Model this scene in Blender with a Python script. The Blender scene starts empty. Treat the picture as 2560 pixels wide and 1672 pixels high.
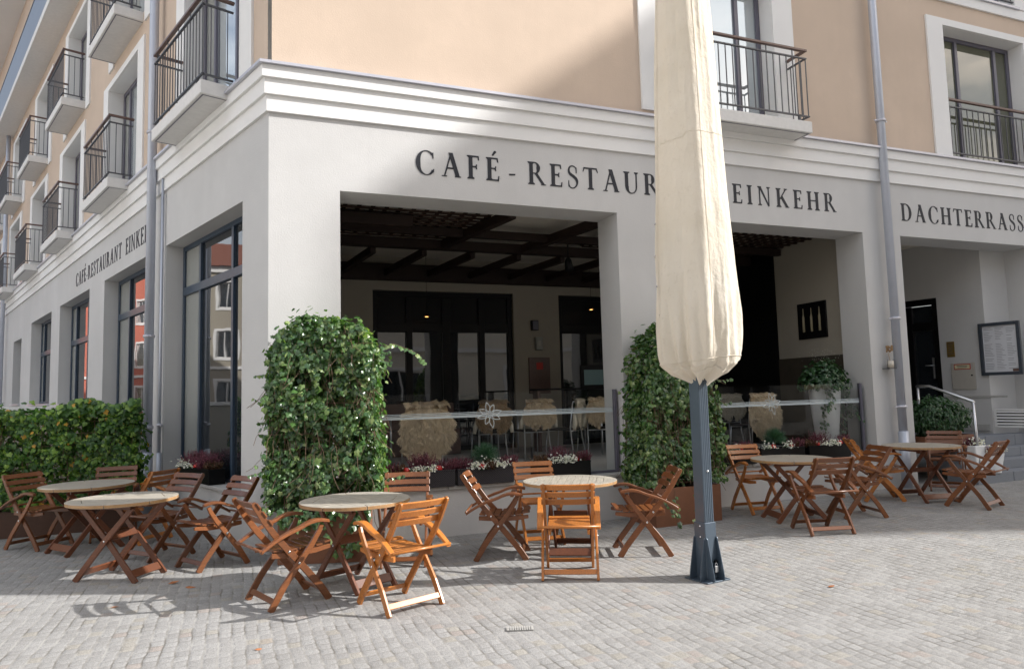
import bpy, bmesh, math, random
from mathutils import Vector, Matrix, noise
R = math.radians
rnd = random.Random(7)
scene = bpy.context.scene
COL = scene.collection

# ------------------------------------------------------------------ camera
cam_d = bpy.data.cameras.new("camera")
cam = bpy.data.objects.new("camera", cam_d); COL.objects.link(cam)
cam_d.sensor_width = 36.0; cam_d.lens = 24.888
cam_d.clip_start = 0.05; cam_d.clip_end = 800
CP = Vector((-0.3518, -8.0423, 1.6))
cR = Vector((0.930385, -0.365614, -0.026653)); cU = Vector((-0.006545, -0.089262, 0.995987)); cF = Vector((0.366525, 0.926477, 0.085441))
M = Matrix.Identity(4)
for i in range(3):
    M[i][0] = cR[i]; M[i][1] = cU[i]; M[i][2] = -cF[i]; M[i][3] = CP[i]
cam.matrix_world = M
scene.camera = cam

# ------------------------------------------------------------------ light
SUN = Vector((0.907, -0.42, 0.62)).normalized()
el = math.asin(SUN.z)
world = bpy.data.worlds.new("World"); scene.world = world; world.use_nodes = True
nt = world.node_tree; nt.nodes.clear()
wo = nt.nodes.new("ShaderNodeOutputWorld"); bg = nt.nodes.new("ShaderNodeBackground"); sky = nt.nodes.new("ShaderNodeTexSky")
sky.sky_type = 'NISHITA'; sky.sun_disc = False; sky.sun_elevation = el
sky.sun_rotation = math.atan2(SUN.x, SUN.y)
sky.dust_density = 3.0; sky.ozone_density = 0.6; sky.air_density = 1.0
bg.inputs['Strength'].default_value = 0.088
# broken bright cloud over the blue
tcw = nt.nodes.new("ShaderNodeTexCoord"); mpw = nt.nodes.new("ShaderNodeMapping"); mpw.inputs['Scale'].default_value = (1, 1, 2.2)
cn = nt.nodes.new("ShaderNodeTexNoise"); cn.inputs['Scale'].default_value = 2.1; cn.inputs['Detail'].default_value = 8; cn.inputs['Roughness'].default_value = .58
cr_ = nt.nodes.new("ShaderNodeValToRGB"); cr_.color_ramp.elements[0].position = .43; cr_.color_ramp.elements[1].position = .60
cm = nt.nodes.new("ShaderNodeMix"); cm.data_type = 'RGBA'; cm.inputs[7].default_value = (9.5, 9.6, 9.8, 1)
nt.links.new(tcw.outputs['Generated'], mpw.inputs[0]); nt.links.new(mpw.outputs[0], cn.inputs['Vector']); nt.links.new(cn.outputs[0], cr_.inputs[0])
nt.links.new(cr_.outputs[0], cm.inputs[0]); nt.links.new(sky.outputs[0], cm.inputs[6]); nt.links.new(cm.outputs[2], bg.inputs[0]); nt.links.new(bg.outputs[0], wo.inputs[0])
sd = bpy.data.lights.new("sun", 'SUN'); sd.energy = 3.35; sd.angle = R(0.6); sd.color = (1.0, 0.975, 0.945)
so = bpy.data.objects.new("sun", sd); COL.objects.link(so)
so.rotation_euler = SUN.to_track_quat('Z', 'Y').to_euler(); so.location = (10, -10, 20)
vs = scene.view_settings
scene.display_settings.display_device = 'sRGB'
vs.view_transform = 'Standard'; vs.look = 'None'; vs.gamma = 1.0; vs.use_curve_mapping = False
vs.exposure = 1.0

# ------------------------------------------------------------------ materials
def lin(r, g, b):
    f = lambda c: (c / 255 / 12.92) if c / 255 <= 0.04045 else ((c / 255 + 0.055) / 1.055) ** 2.4
    return (f(r), f(g), f(b))
class NT:
    def __init__(s, name):
        s.m = bpy.data.materials.new(name); s.m.use_nodes = True
        s.t = s.m.node_tree; s.p = s.t.nodes['Principled BSDF']; s.o = s.t.nodes['Material Output']
    def n(s, typ, **kw):
        x = s.t.nodes.new(typ)
        for k, v in kw.items(): setattr(x, k, v)
        return x
    def l(s, a, b): s.t.links.new(a, b)
    def set(s, **kw):
        names = dict(rough='Roughness', metal='Metallic', coat='Coat Weight', coatr='Coat Roughness', spec='Specular IOR Level', trans='Transmission Weight', ior='IOR', alpha='Alpha', sheen='Sheen Weight', sub='Subsurface Weight')
        for k, v in kw.items(): s.p.inputs[names[k]].default_value = v
        return s
    def math(s, op, a, b=None, c=None, clamp=False):
        x = s.n('ShaderNodeMath', operation=op); x.use_clamp = clamp
        for i, v in enumerate((a, b, c)):
            if v is None: continue
            if isinstance(v, (int, float)): x.inputs[i].default_value = v
            else: s.l(v, x.inputs[i])
        return x.outputs[0]
    def mix(s, f, a, b, mode='MIX'):
        x = s.n('ShaderNodeMix', data_type='RGBA', blend_type=mode)
        for i, v in ((0, f), (6, a), (7, b)):
            if isinstance(v, (int, float)): x.inputs[i].default_value = v
            elif isinstance(v, tuple): x.inputs[i].default_value = (*v[:3], 1)
            else: s.l(v, x.inputs[i])
        return x.outputs[2]
    def noise(s, scale, detail=3, rough=.5, vec=None, out=0, stretch=None):
        x = s.n('ShaderNodeTexNoise'); x.inputs['Scale'].default_value = scale; x.inputs['Detail'].default_value = detail; x.inputs['Roughness'].default_value = rough
        if vec is None:
            vec = s.n('ShaderNodeTexCoord').outputs['Object']
        if stretch:
            mp = s.n('ShaderNodeMapping'); mp.inputs['Scale'].default_value = stretch; s.l(vec, mp.inputs[0]); vec = mp.outputs[0]
        s.l(vec, x.inputs['Vector']); return x.outputs[out]
    def ramp(s, f, a, b, ca=(0, 0, 0), cb=(1, 1, 1)):
        x = s.n('ShaderNodeValToRGB'); s.l(f, x.inputs[0])
        e = x.color_ramp.elements; e[0].position = a; e[1].position = b; e[0].color = (*ca, 1); e[1].color = (*cb, 1)
        return x.outputs[0]
    def color(s, c):
        if isinstance(c, tuple): s.p.inputs['Base Color'].default_value = (*c, 1)
        else: s.l(c, s.p.inputs['Base Color'])
        return s
    def bump(s, h, strength=.3, dist=.01, normal=None):
        b = s.n('ShaderNodeBump'); b.inputs['Strength'].default_value = strength; b.inputs['Distance'].default_value = dist
        s.l(h, b.inputs['Height'])
        if normal: s.l(normal, b.inputs['Normal'])
        s.l(b.outputs[0], s.p.inputs['Normal']); return b.outputs[0]

def plaster(name, c, var=.05, bump=.35, sc=1.0):
    t = NT(name); big = t.noise(.6 * sc, 3, .6); fine = t.noise(60, 4, .6)
    strk = t.noise(1.0, 3, .6, stretch=(3, 3, .35))
    dark = tuple(x * (1 - var * 2) for x in c)
    col = t.mix(t.ramp(big, .35, .7), dark, c)
    col = t.mix(t.math('MULTIPLY', t.ramp(t.noise(3.3, 5, .7), .42, .72), .5), col, tuple(x * (1 - var * 2.2) for x in c))
    col = t.mix(t.math('MULTIPLY', t.ramp(strk, .45, .75), .4), col, tuple(x * (1 - var * 2.5) for x in c))
    col = t.mix(t.math('MULTIPLY', fine, .12), col, tuple(x * .6 for x in c))
    t.color(col).set(rough=.9, spec=.2); t.bump(t.math('ADD', fine, t.math('MULTIPLY', t.noise(9, 3, .6), .6)), bump, .006); return t.m
def simple(name, c, rough=.5, metal=0, var=.08, bump=0, nsc=20, **kw):
    t = NT(name); n = t.noise(nsc, 4, .6)
    t.color(t.mix(n, tuple(x * (1 - var) for x in c), tuple(min(1, x * (1 + var)) for x in c))).set(rough=rough, metal=metal, **kw)
    r = t.math('MULTIPLY_ADD', n, .16, rough - .08); t.l(r, t.p.inputs['Roughness'])
    if bump: t.bump(n, bump, .004)
    return t.m
def woodmat(name, c, rough=.38, grain=(7, 90, 90), coat=.25, weather=0.0):
    t = NT(name); oi = t.n('ShaderNodeObjectInfo')
    tc = t.n('ShaderNodeTexCoord').outputs['Object']
    add = t.n('ShaderNodeVectorMath', operation='ADD'); t.l(tc, add.inputs[0])
    cmb = t.n('ShaderNodeCombineXYZ'); sc = t.math('MULTIPLY', oi.outputs['Random'], 37.0); t.l(sc, cmb.inputs[0]); t.l(sc, cmb.inputs[2]); t.l(cmb.outputs[0], add.inputs[1])
    g = t.noise(1, 5, .65, vec=add.outputs[0], stretch=grain); b = t.noise(4, 3, .5, vec=add.outputs[0])
    dk = tuple(x * .74 for x in c); lt = tuple(min(1, x * 1.16) for x in c)
    col = t.mix(t.ramp(g, .3, .7), dk, lt)
    col = t.mix(t.math('MULTIPLY', t.ramp(b, .4, .75), .45), col, tuple(x * .6 for x in c))
    hv = t.n('ShaderNodeHueSaturation'); t.l(col, hv.inputs['Color'])
    t.l(t.math('MULTIPLY_ADD', oi.outputs['Random'], .45, .78), hv.inputs['Value'])
    t.color(hv.outputs[0]).set(rough=rough, coat=coat, coatr=.22, spec=.4)
    t.l(t.math('MULTIPLY_ADD', b, .25, rough - .1), t.p.inputs['Roughness'])
    t.bump(g, .18, .002); return t.m

M_ = {}
M_['grey'] = plaster('ground floor plaster', (.63, .625, .615), .05)
M_['peach'] = plaster('peach plaster', (.665, .535, .425), .06, .35)
M_['white'] = plaster('white trim render', (.86, .855, .84), .03, .12)
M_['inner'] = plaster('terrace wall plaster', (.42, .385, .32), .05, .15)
M_['sill'] = simple('stone sill', (.42, .41, .39), .8, var=.2, bump=.3, nsc=40)
M_['concrete'] = simple('balcony concrete', (.72, .71, .69), .85, var=.12, bump=.2, nsc=14)
M_['flash'] = simple('zinc flashing', (.55, .55, .60), .4, .3, nsc=6)
M_['zinc'] = simple('zinc downpipe', (.50, .53, .60), .42, .35, var=.1, nsc=5)
M_['frame'] = simple('window frame blue grey', (.032, .055, .088), .35, var=.1)
M_['frame2'] = simple('upper window frame', (.13, .125, .16), .4, var=.08)
M_['rail'] = simple('railing steel', (.095, .097, .105), .45, .4, var=.15)
M_['hand'] = simple('handrail brown', (.13, .075, .06), .35, var=.2)
M_['panel'] = simple('gallery sheet metal', (.22, .26, .32), .5, .3, var=.08, nsc=2)
M_['beam'] = woodmat('dark ceiling beam', (.028, .014, .009), .6, coat=0)
M_['lattice'] = woodmat('dark lattice', (.035, .017, .01), .6, coat=0)
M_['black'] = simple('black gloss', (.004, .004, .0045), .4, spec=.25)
M_['wood'] = woodmat('sunlit varnished chair wood', (.47, .165, .03), coat=.45)  # sunlit tone of the chair wood, put into the colour
M_['wood_shaded'] = woodmat('shaded chair wood', (.20, .068, .021), coat=.45)  # same wood for chairs in shade; the shade is in its colour
M_['tleg'] = woodmat('table leg wood', (.155, .052, .022), .42)
M_['bolt'] = simple('bolt steel', (.7, .7, .7), .25, 1.0)
M_['letter'] = simple('lettering paint', (.012, .014, .022), .6)
M_['rust'] = simple('rust brown planter', (.20, .082, .042), .55, .0, var=.25, bump=.15, nsc=9)
M_['pole'] = simple('pole blue grey', (.085, .115, .15), .33, .35, var=.08, nsc=30, coat=.2)
M_['chrome'] = simple('brushed steel tube', (.55, .56, .58), .3, .9)
M_['seatblk'] = simple('dark seat', (.02, .02, .022), .6)
M_['potwhite'] = simple('white glazed pot', (.88, .89, .90), .3, coat=.3)
M_['red'] = simple('red apple', (.55, .015, .01), .25, var=.35, nsc=8, coat=.3)
M_['stem'] = simple('brown twig', (.13, .085, .05), .8, var=.3)
M_['stepstone'] = simple('granite step', (.22, .235, .26), .8, var=.18, bump=.3, nsc=50)
M_['brass'] = simple('brass plaque', (.30, .20, .06), .4, .7, var=.3)
M_['paper'] = simple('paper', (.62, .63, .66), .6, var=.04)
M_['ink'] = simple('print', (.10, .10, .12), .6)
M_['cab'] = simple('cabinet paint', (.46, .43, .38), .5)
M_['redpaint'] = simple('red paint', (.5, .03, .02), .5)
M_['cream'] = plaster('cream house render', (.82, .77, .67))
M_['pink'] = plaster('pink house render', (.62, .20, .14))
M_['roof'] = simple('roof tiles', (.22, .08, .05), .8, var=.3, bump=.3)
M_['earth'] = simple('soil', (.03, .02, .012), .95, bump=.4)
M_['curtain'] = simple('curtain', (.36, .36, .33), .9, var=.15, nsc=6)
M_['wainscot'] = woodmat('wainscot', (.055, .045, .032), .6)

def glassmat(name, c, rough=.02, spec=.9, ior=2.1):
    t = NT(name); w = t.noise(.9, 2, .5)
    t.color(c).set(rough=rough, spec=.5, ior=ior); t.bump(w, .05, .06); return t.m
M_['glass'] = glassmat('window glass', (.02, .024, .028))
M_['glassup'] = glassmat('upper window glass', (.55, .60, .62), .01); M_['glassup'].node_tree.nodes['Principled BSDF'].inputs['Metallic'].default_value = .55
M_['glassolive'] = glassmat('olive curtained glass', (.10, .105, .07), .03, .6, 1.8)
M_['glasslit'] = glassmat('curtained glass', (.30, .31, .29), .05, .6)
def clearglass():
    t = NT('clear screen glass'); t.t.nodes.remove(t.p)
    tr = t.n('ShaderNodeBsdfTransparent'); tr.inputs[0].default_value = (.95, .97, .965, 1)
    gl = t.n('ShaderNodeBsdfGlossy'); gl.inputs['Roughness'].default_value = .01
    fr = t.n('ShaderNodeFresnel'); fr.inputs[0].default_value = 1.38
    mx = t.n('ShaderNodeMixShader'); t.l(fr.outputs[0], mx.inputs[0]); t.l(tr.outputs[0], mx.inputs[1]); t.l(gl.outputs[0], mx.inputs[2]); t.l(mx.outputs[0], t.o.inputs[0])
    return t.m
M_['clear'] = clearglass()
def etchmat():
    t = NT('etched film'); t.color((.62, .70, .73)).set(rough=.7, alpha=.62); return t.m
M_['etch'] = etchmat()
M_['etchline'] = simple('etched line', (.66, .70, .70), .7)

def tablewood():
    t = NT('weathered teak'); oi = t.n('ShaderNodeObjectInfo')
    tc = t.n('ShaderNodeTexCoord').outputs['Object']
    g = t.noise(1, 5, .65, vec=tc, stretch=(6, 60, 20)); b = t.noise(3, 3, .6); k = t.noise(14, 3, .6)
    col = t.mix(t.ramp(g, .3, .72), (.26, .23, .18), (.51, .46, .38))
    col = t.mix(t.math('MULTIPLY', t.ramp(b, .35, .7), .5), col, (.36, .35, .32))
    col = t.mix(t.math('MULTIPLY', t.ramp(k, .62, .75), .35), col, (.12, .10, .08))
    t.color(col).set(rough=.62, spec=.35); t.bump(g, .25, .003); return t.m
M_['teak'] = tablewood()
M_['teakedge'] = woodmat('table edge oil', (.36, .21, .095), .5)

def leafmat(name, cols, rough=.38, trans=.25, yellow=.0):
    t = NT(name); g = t.n('ShaderNodeNewGeometry'); r = g.outputs['Random Per Island']
    rp = t.n('ShaderNodeValToRGB'); t.l(r, rp.inputs[0]); e = rp.color_ramp.elements
    rp.color_ramp.interpolation = 'CONSTANT' if yellow else 'LINEAR'
    n = len(cols); e[0].position = 0; e[0].color = (*cols[0], 1); e[1].position = 1.0 if not yellow else 1 - yellow; e[1].color = (*cols[-1], 1)
    for i in range(1, n - 1):
        x = e.new(i / (n - 1) * (1 - yellow)); x.color = (*cols[i], 1)
    vn = t.noise(45, 2, .5)
    col = t.mix(t.math('MULTIPLY', vn, .5), rp.outputs[0], t.mix(.5, rp.outputs[0], (.10, .16, .05)))
    t.color(col).set(rough=rough, spec=.7)
    tl = t.n('ShaderNodeBsdfTranslucent'); t.l(t.mix(1.0, col, (1.6, 1.9, .7), 'MULTIPLY'), tl.inputs[0])
    mx = t.n('ShaderNodeMixShader'); mx.inputs[0].default_value = trans
    t.l(t.p.outputs[0], mx.inputs[1]); t.l(tl.outputs[0], mx.inputs[2]); t.l(mx.outputs[0], t.o.inputs[0]); return t.m
M_['ivy'] = leafmat('ivy leaves', [(.022, .065, .028), (.07, .15, .045), (.035, .09, .04), (.15, .24, .07), (.055, .13, .05), (.09, .19, .05), (.34, .42, .17)], .26)
M_['hedge'] = leafmat('hedge ivy leaves', [(.03, .10, .02), (.08, .20, .03), (.16, .30, .045), (.04, .12, .022), (.27, .42, .07), (.07, .17, .03), (.75, .40, .04)], .45, .32, .02)
M_['bush'] = leafmat('bush leaves', [(.012, .05, .02), (.03, .09, .03), (.02, .07, .03)], .35)
M_['pine'] = leafmat('pine needles', [(.03, .09, .06), (.06, .15, .10), (.04, .11, .08)], .5)
M_['heather'] = leafmat('purple heather', [(.13, .012, .05), (.22, .02, .08), (.08, .012, .03), (.28, .05, .11)], .7, .1)
M_['rustheather'] = leafmat('russet heather', [(.16, .05, .02), (.10, .03, .015), (.08, .06, .02), (.2, .02, .02)], .7, .1)
M_['petal'] = leafmat('white petals', [(.75, .73, .68), (.85, .84, .80), (.68, .64, .60)], .6, .2)
def furmat(name, a, b, c):
    t = NT(name); g = t.n('ShaderNodeNewGeometry')
    rp = t.n('ShaderNodeValToRGB'); t.l(g.outputs['Random Per Island'], rp.inputs[0]); e = rp.color_ramp.elements
    e[0].color = (*a, 1); e[1].color = (*c, 1); x = e.new(.5); x.color = (*b, 1)
    t.color(rp.outputs[0]).set(rough=.7, spec=.25, sheen=.3); return t.m
M_['fur'] = furmat('tan sheepskin', (.52, .41, .26), (.70, .57, .39), (.82, .70, .52))
M_['furbrown'] = furmat('brown sheepskin', (.30, .19, .10), (.42, .29, .16), (.54, .39, .23))
M_['furpale'] = furmat('pale sheepskin', (.48, .42, .32), (.6, .54, .42), (.70, .66, .56))
M_['hidetan'] = simple('tan hide', (.36, .26, .15), .9); M_['hidebrown'] = simple('brown hide', (.22, .14, .07), .9)
M_['hide'] = simple('sheepskin hide', (.52, .47, .38), .8)

def wicker():
    t = NT('dark wicker'); tc = t.n('ShaderNodeTexCoord').outputs['Object']
    sx = t.n('ShaderNodeSeparateXYZ'); t.l(tc, sx.inputs[0])
    u = t.math('MULTIPLY', t.math('ADD', sx.outputs[0], sx.outputs[1]), 300.0); v = t.math('MULTIPLY', sx.outputs[2], 300.0)
    chk = t.math('MULTIPLY', t.math('SINE', u), t.math('SINE', v))
    col = t.mix(t.math('MULTIPLY_ADD', chk, .5, .5), (.008, .007, .009), (.05, .042, .05))
    t.color(col).set(rough=.38, spec=.5); t.bump(chk, .8, .006); return t.m
M_['wicker'] = wicker()

def cobbles():
    t = NT('granite setts'); tc = t.n('ShaderNodeTexCoord').outputs['Object']
    dn = t.noise(2.2, 3, .6, vec=tc, out=1); dn2 = t.noise(14, 3, .6, vec=tc, out=1)
    def off(nz, amp):
        a = t.n('ShaderNodeVectorMath', operation='SUBTRACT'); t.l(nz, a.inputs[0]); a.inputs[1].default_value = (.5, .5, .5)
        b = t.n('ShaderNodeVectorMath', operation='SCALE'); t.l(a.outputs[0], b.inputs[0]); b.inputs['Scale'].default_value = amp; return b.outputs[0]
    s1 = t.n('ShaderNodeVectorMath', operation='ADD'); t.l(tc, s1.inputs[0]); t.l(off(dn, .05), s1.inputs[1])
    s2 = t.n('ShaderNodeVectorMath', operation='ADD'); t.l(s1.outputs[0], s2.inputs[0]); t.l(off(dn2, .018), s2.inputs[1])
    sx = t.n('ShaderNodeSeparateXYZ'); t.l(s2.outputs[0], sx.inputs[0])
    hh, ww = .086, .098
    u = t.math('DIVIDE', sx.outputs[0], hh); r = t.math('FLOOR', u); fu = t.math('FRACT', u)
    wn = t.n('ShaderNodeTexWhiteNoise', noise_dimensions='1D'); t.l(r, wn.inputs['W'])
    v = t.math('ADD', t.math('DIVIDE', sx.outputs[1], ww), t.math('MULTIPLY', wn.outputs[0], 7.3)); c = t.math('FLOOR', v); fv = t.math('FRACT', v)
    wn2 = t.n('ShaderNodeTexWhiteNoise', noise_dimensions='2D'); cb = t.n('ShaderNodeCombineXYZ'); t.l(r, cb.inputs[0]); t.l(c, cb.inputs[1]); t.l(cb.outputs[0], wn2.inputs['Vector'])
    eu = t.math('MULTIPLY', t.math('MINIMUM', fu, t.math('SUBTRACT', 1.0, fu)), hh)
    ev = t.math('MULTIPLY_ADD', t.math('MINIMUM', fv, t.math('SUBTRACT', 1.0, fv)), ww, t.math('MULTIPLY', t.noise(7, 2, .5, vec=tc), .006))
    # smooth corner distance
    e = t.math('SMOOTH_MIN', eu, ev, .02)
    mort = t.ramp(e, .001, .0085)
    dome = t.ramp(e, .0, .022)
    val = wn2.outputs['Value']; colr = wn2.outputs['Color']
    spx = t.n('ShaderNodeSeparateXYZ'); t.l(colr, spx.inputs[0])
    base = t.mix(val, (.33, .325, .318), (.40, .396, .388))
    pink = t.math('GREATER_THAN', spx.outputs[1], .955); base = t.mix(t.math('MULTIPLY', pink, .35), base, (.42, .32, .26))
    yel = t.math('GREATER_THAN', spx.outputs[2], .93); base = t.mix(t.math('MULTIPLY', yel, .4), base, (.42, .38, .30))
    gr = t.noise(160, 3, .7, vec=tc); gr2 = t.noise(45, 4, .7, vec=tc); big = t.noise(.5, 4, .6, vec=tc)
    base = t.mix(t.ramp(gr, .35, .68), t.mix(1.0, base, (.55, .55, .55), 'MULTIPLY'), t.mix(1.0, base, (1.3, 1.3, 1.3), 'MULTIPLY'))
    base = t.mix(t.math('MULTIPLY', t.ramp(gr2, .45, .7), .4), base, (.17, .16, .15))
    base = t.mix(t.math('MULTIPLY', t.ramp(big, .35, .7), .28), base, (.20, .19, .17))
    sand = t.noise(3.0, 3, .6, vec=tc)
    mcol = t.mix(t.ramp(sand, .38, .62), (.15, .14, .125), (.38, .37, .35))
    t.color(t.mix(mort, mcol, base)).set(rough=.85, spec=.25)
    mdepth = t.math('MULTIPLY_ADD', t.ramp(sand, .38, .62), .65, 0.0)
    h = t.math('ADD', t.math('MAXIMUM', dome, mdepth), t.math('MULTIPLY', gr2, .55)); h = t.math('ADD', h, t.math('MULTIPLY', val, .25))
    h = t.math('ADD', h, t.math('MULTIPLY', t.noise(26, 3, .6, vec=tc), .5))
    t.bump(h, .45, .010); return t.m
M_['cobble'] = cobbles()

def canvas():
    t = NT('cream canvas cover'); a = t.noise(5, 5, .6, stretch=(1, 1, .35)); b = t.noise(22, 4, .6); w = t.noise(260, 2, .5); big = t.noise(1.4, 3, .6)
    col = t.mix(t.ramp(big, .35, .7), (.80, .73, .61), (.88, .815, .71)); col = t.mix(t.math('MULTIPLY', t.ramp(b, .6, .8), .25), col, (.42, .34, .23))
    t.color(col).set(rough=.75, spec=.2)
    h = t.math('ADD', t.math('MULTIPLY', a, 1.8), t.math('MULTIPLY', b, .5)); h = t.math('ADD', h, t.math('MULTIPLY', w, .05))
    t.bump(h, .55, .03)
    tl = t.n('ShaderNodeBsdfTranslucent'); t.l(col, tl.inputs[0]); mx = t.n('ShaderNodeMixShader'); mx.inputs[0].default_value = .24
    t.l(t.p.outputs[0], mx.inputs[1]); t.l(tl.outputs[0], mx.inputs[2]); t.l(mx.outputs[0], t.o.inputs[0]); return t.m
M_['canvas'] = canvas()
def lampmat():
    t = NT('warm lamp'); t.p.inputs['Emission Color'].default_value = (1, .45, .12, 1); t.p.inputs['Emission Strength'].default_value = 2.0; return t.m
M_['lamp'] = lampmat()

# ------------------------------------------------------------------ mesh helpers
class MB:
    def __init__(s): s.v = []; s.f = []; s.m = []; s.sm = []
    def face(s, pts, mi=0, smooth=False):
        b = len(s.v); s.v += [tuple(p) for p in pts]; s.f.append(tuple(range(b, b + len(pts)))); s.m.append(mi); s.sm.append(smooth)
    def hexa(s, p, mi=0):  # 8 points: bottom 4 ccw, top 4
        b = len(s.v); s.v += [tuple(q) for q in p]
        for f in ((3, 2, 1, 0), (4, 5, 6, 7), (0, 1, 5, 4), (1, 2, 6, 5), (2, 3, 7, 6), (3, 0, 4, 7)):
            s.f.append(tuple(b + i for i in f)); s.m.append(mi); s.sm.append(False)
    def box(s, x0, x1, y0, y1, z0, z1, mi=0, T=None):
        p = [Vector(q) for q in ((x0, y0, z0), (x1, y0, z0), (x1, y1, z0), (x0, y1, z0), (x0, y0, z1), (x1, y0, z1), (x1, y1, z1), (x0, y1, z1))]
        if T: p = [T(q) for q in p]
        s.hexa(p, mi)
    def beam(s, a, b, w, h, up=(0, 0, 1), mi=0):  # square bar a->b
        a = Vector(a); b = Vector(b); d = (b - a).normalized(); up = Vector(up)
        if abs(d.dot(up)) > .99: up = Vector((0, 1, 0))
        sd_ = d.cross(up).normalized() * w / 2; u = sd_.cross(d).normalized() * h / 2
        s.hexa([a - sd_ - u, a + sd_ - u, b + sd_ - u, b - sd_ - u, a - sd_ + u, a + sd_ + u, b + sd_ + u, b - sd_ + u], mi)
    def tube(s, pts, r, seg=8, mi=0, cap=True):
        pts = [Vector(p) for p in pts]; n = len(pts); rr = r if isinstance(r, (list, tuple)) else [r] * n
        b0 = len(s.v); prev = None
        for i, p in enumerate(pts):
            d = (pts[min(i + 1, n - 1)] - pts[max(i - 1, 0)]).normalized()
            ref = Vector((0, 0, 1)) if abs(d.z) < .9 else Vector((1, 0, 0))
            if prev is not None: a = (prev - d * prev.dot(d)).normalized()
            else: a = d.cross(ref).normalized()
            prev = a; b = d.cross(a)
            for k in range(seg):
                t = 2 * math.pi * k / seg; s.v.append(tuple(p + (a * math.cos(t) + b * math.sin(t)) * rr[i]))
        for i in range(n - 1):
            for k in range(seg):
                k2 = (k + 1) % seg; s.f.append((b0 + i * seg + k, b0 + i * seg + k2, b0 + (i + 1) * seg + k2, b0 + (i + 1) * seg + k)); s.m.append(mi); s.sm.append(True)
        if cap:
            s.f.append(tuple(b0 + k for k in range(seg))[::-1]); s.m.append(mi); s.sm.append(False)
            s.f.append(tuple(b0 + (n - 1) * seg + k for k in range(seg))); s.m.append(mi); s.sm.append(False)
    def plank(s, path, y, th, mi=0):
        """board bent in the xz plane: path = [(x, z, halfwidth)], thickness th along y centred at y"""
        L = []; n = len(path)
        for i, (x, z, w) in enumerate(path):
            a = path[max(i - 1, 0)]; b = path[min(i + 1, n - 1)]
            d = Vector((b[0] - a[0], b[1] - a[1])).normalized(); nn = Vector((-d.y, d.x)) * w
            L.append((x + nn.x, z + nn.y, x - nn.x, z - nn.y))
        b0 = len(s.v)
        for (ax, az, bx, bz) in L:
            for yy in (y - th / 2, y + th / 2): s.v += [(ax, yy, az), (bx, yy, bz)]
        for i in range(n - 1):
            o = b0 + i * 4; q = o + 4
            for f in ((o, o + 1, q + 1, q), (o + 2, q + 2, q + 3, o + 3), (o, q, q + 2, o + 2), (o + 1, o + 3, q + 3, q + 1)):
                s.f.append(f); s.m.append(mi); s.sm.append(False)
        s.f.append((b0, b0 + 2, b0 + 3, b0 + 1)); q = b0 + (n - 1) * 4; s.f.append((q, q + 1, q + 3, q + 2)); s.m += [mi] * 2; s.sm += [False] * 2
    def prism(s, poly, f0, f1, mi=0, mside=None):
        """poly 2D -> f0(p) bottom point, f1(p) top point"""
        n = len(poly); a = [f0(p) for p in poly]; b = [f1(p) for p in poly]; o = len(s.v); s.v += [tuple(p) for p in a] + [tuple(p) for p in b]
        s.f.append(tuple(range(o, o + n))[::-1]); s.f.append(tuple(range(o + n, o + 2 * n))); s.m += [mi, mi]; s.sm += [False, False]
        for i in range(n):
            j = (i + 1) % n; s.f.append((o + i, o + j, o + n + j, o + n + i)); s.m.append(mi if mside is None else mside); s.sm.append(False)
    def grid(s, fn, nu, nv, mi=0, wrap=False, smooth=True):
        b0 = len(s.v)
        for j in range(nv + 1):
            for i in range(nu if wrap else nu + 1): s.v.append(tuple(fn(i / nu, j / nv)))
        w = nu if wrap else nu + 1
        for j in range(nv):
            for i in range(nu):
                i2 = (i + 1) % w; s.f.append((b0 + j * w + i, b0 + j * w + i2, b0 + (j + 1) * w + i2, b0 + (j + 1) * w + i)); s.m.append(mi); s.sm.append(smooth)
    def sphere(s, c, r, seg=12, ring=8, mi=0, sc=(1, 1, 1)):
        s.grid(lambda u, v: (c[0] + r * sc[0] * math.cos(u * 2 * math.pi) * math.sin(v * math.pi), c[1] + r * sc[1] * math.sin(u * 2 * math.pi) * math.sin(v * math.pi), c[2] - r * sc[2] * math.cos(v * math.pi)), seg, ring, mi, True)
    def build(s, name, mats, parent=None, bevel=0, loc=None, recalc=True, offset_parent=True):
        me = bpy.data.meshes.new(name); me.from_pydata(s.v, [], s.f)
        if not isinstance(mats, (list, tuple)): mats = [mats]
        for m in mats: me.materials.append(M_[m] if isinstance(m, str) else m)
        me.polygons.foreach_set('material_index', s.m); me.polygons.foreach_set('use_smooth', s.sm)
        me.update()
        if recalc or bevel:
            bm = bmesh.new(); bm.from_mesh(me)
            if bevel:
                bmesh.ops.recalc_face_normals(bm, faces=bm.faces)
                es = [e for e in bm.edges if len(e.link_faces) == 2 and e.calc_face_angle(0) > .6]
                bmesh.ops.bevel(bm, geom=es, offset=bevel, segments=1, profile=.7, affect='EDGES', clamp_overlap=True)
            else: bmesh.ops.recalc_face_normals(bm, faces=bm.faces)
            bm.to_mesh(me); bm.free()
        o = bpy.data.objects.new(name, me); COL.objects.link(o)
        if parent: o.parent = parent
        if loc: o.location = loc
        return o

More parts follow.
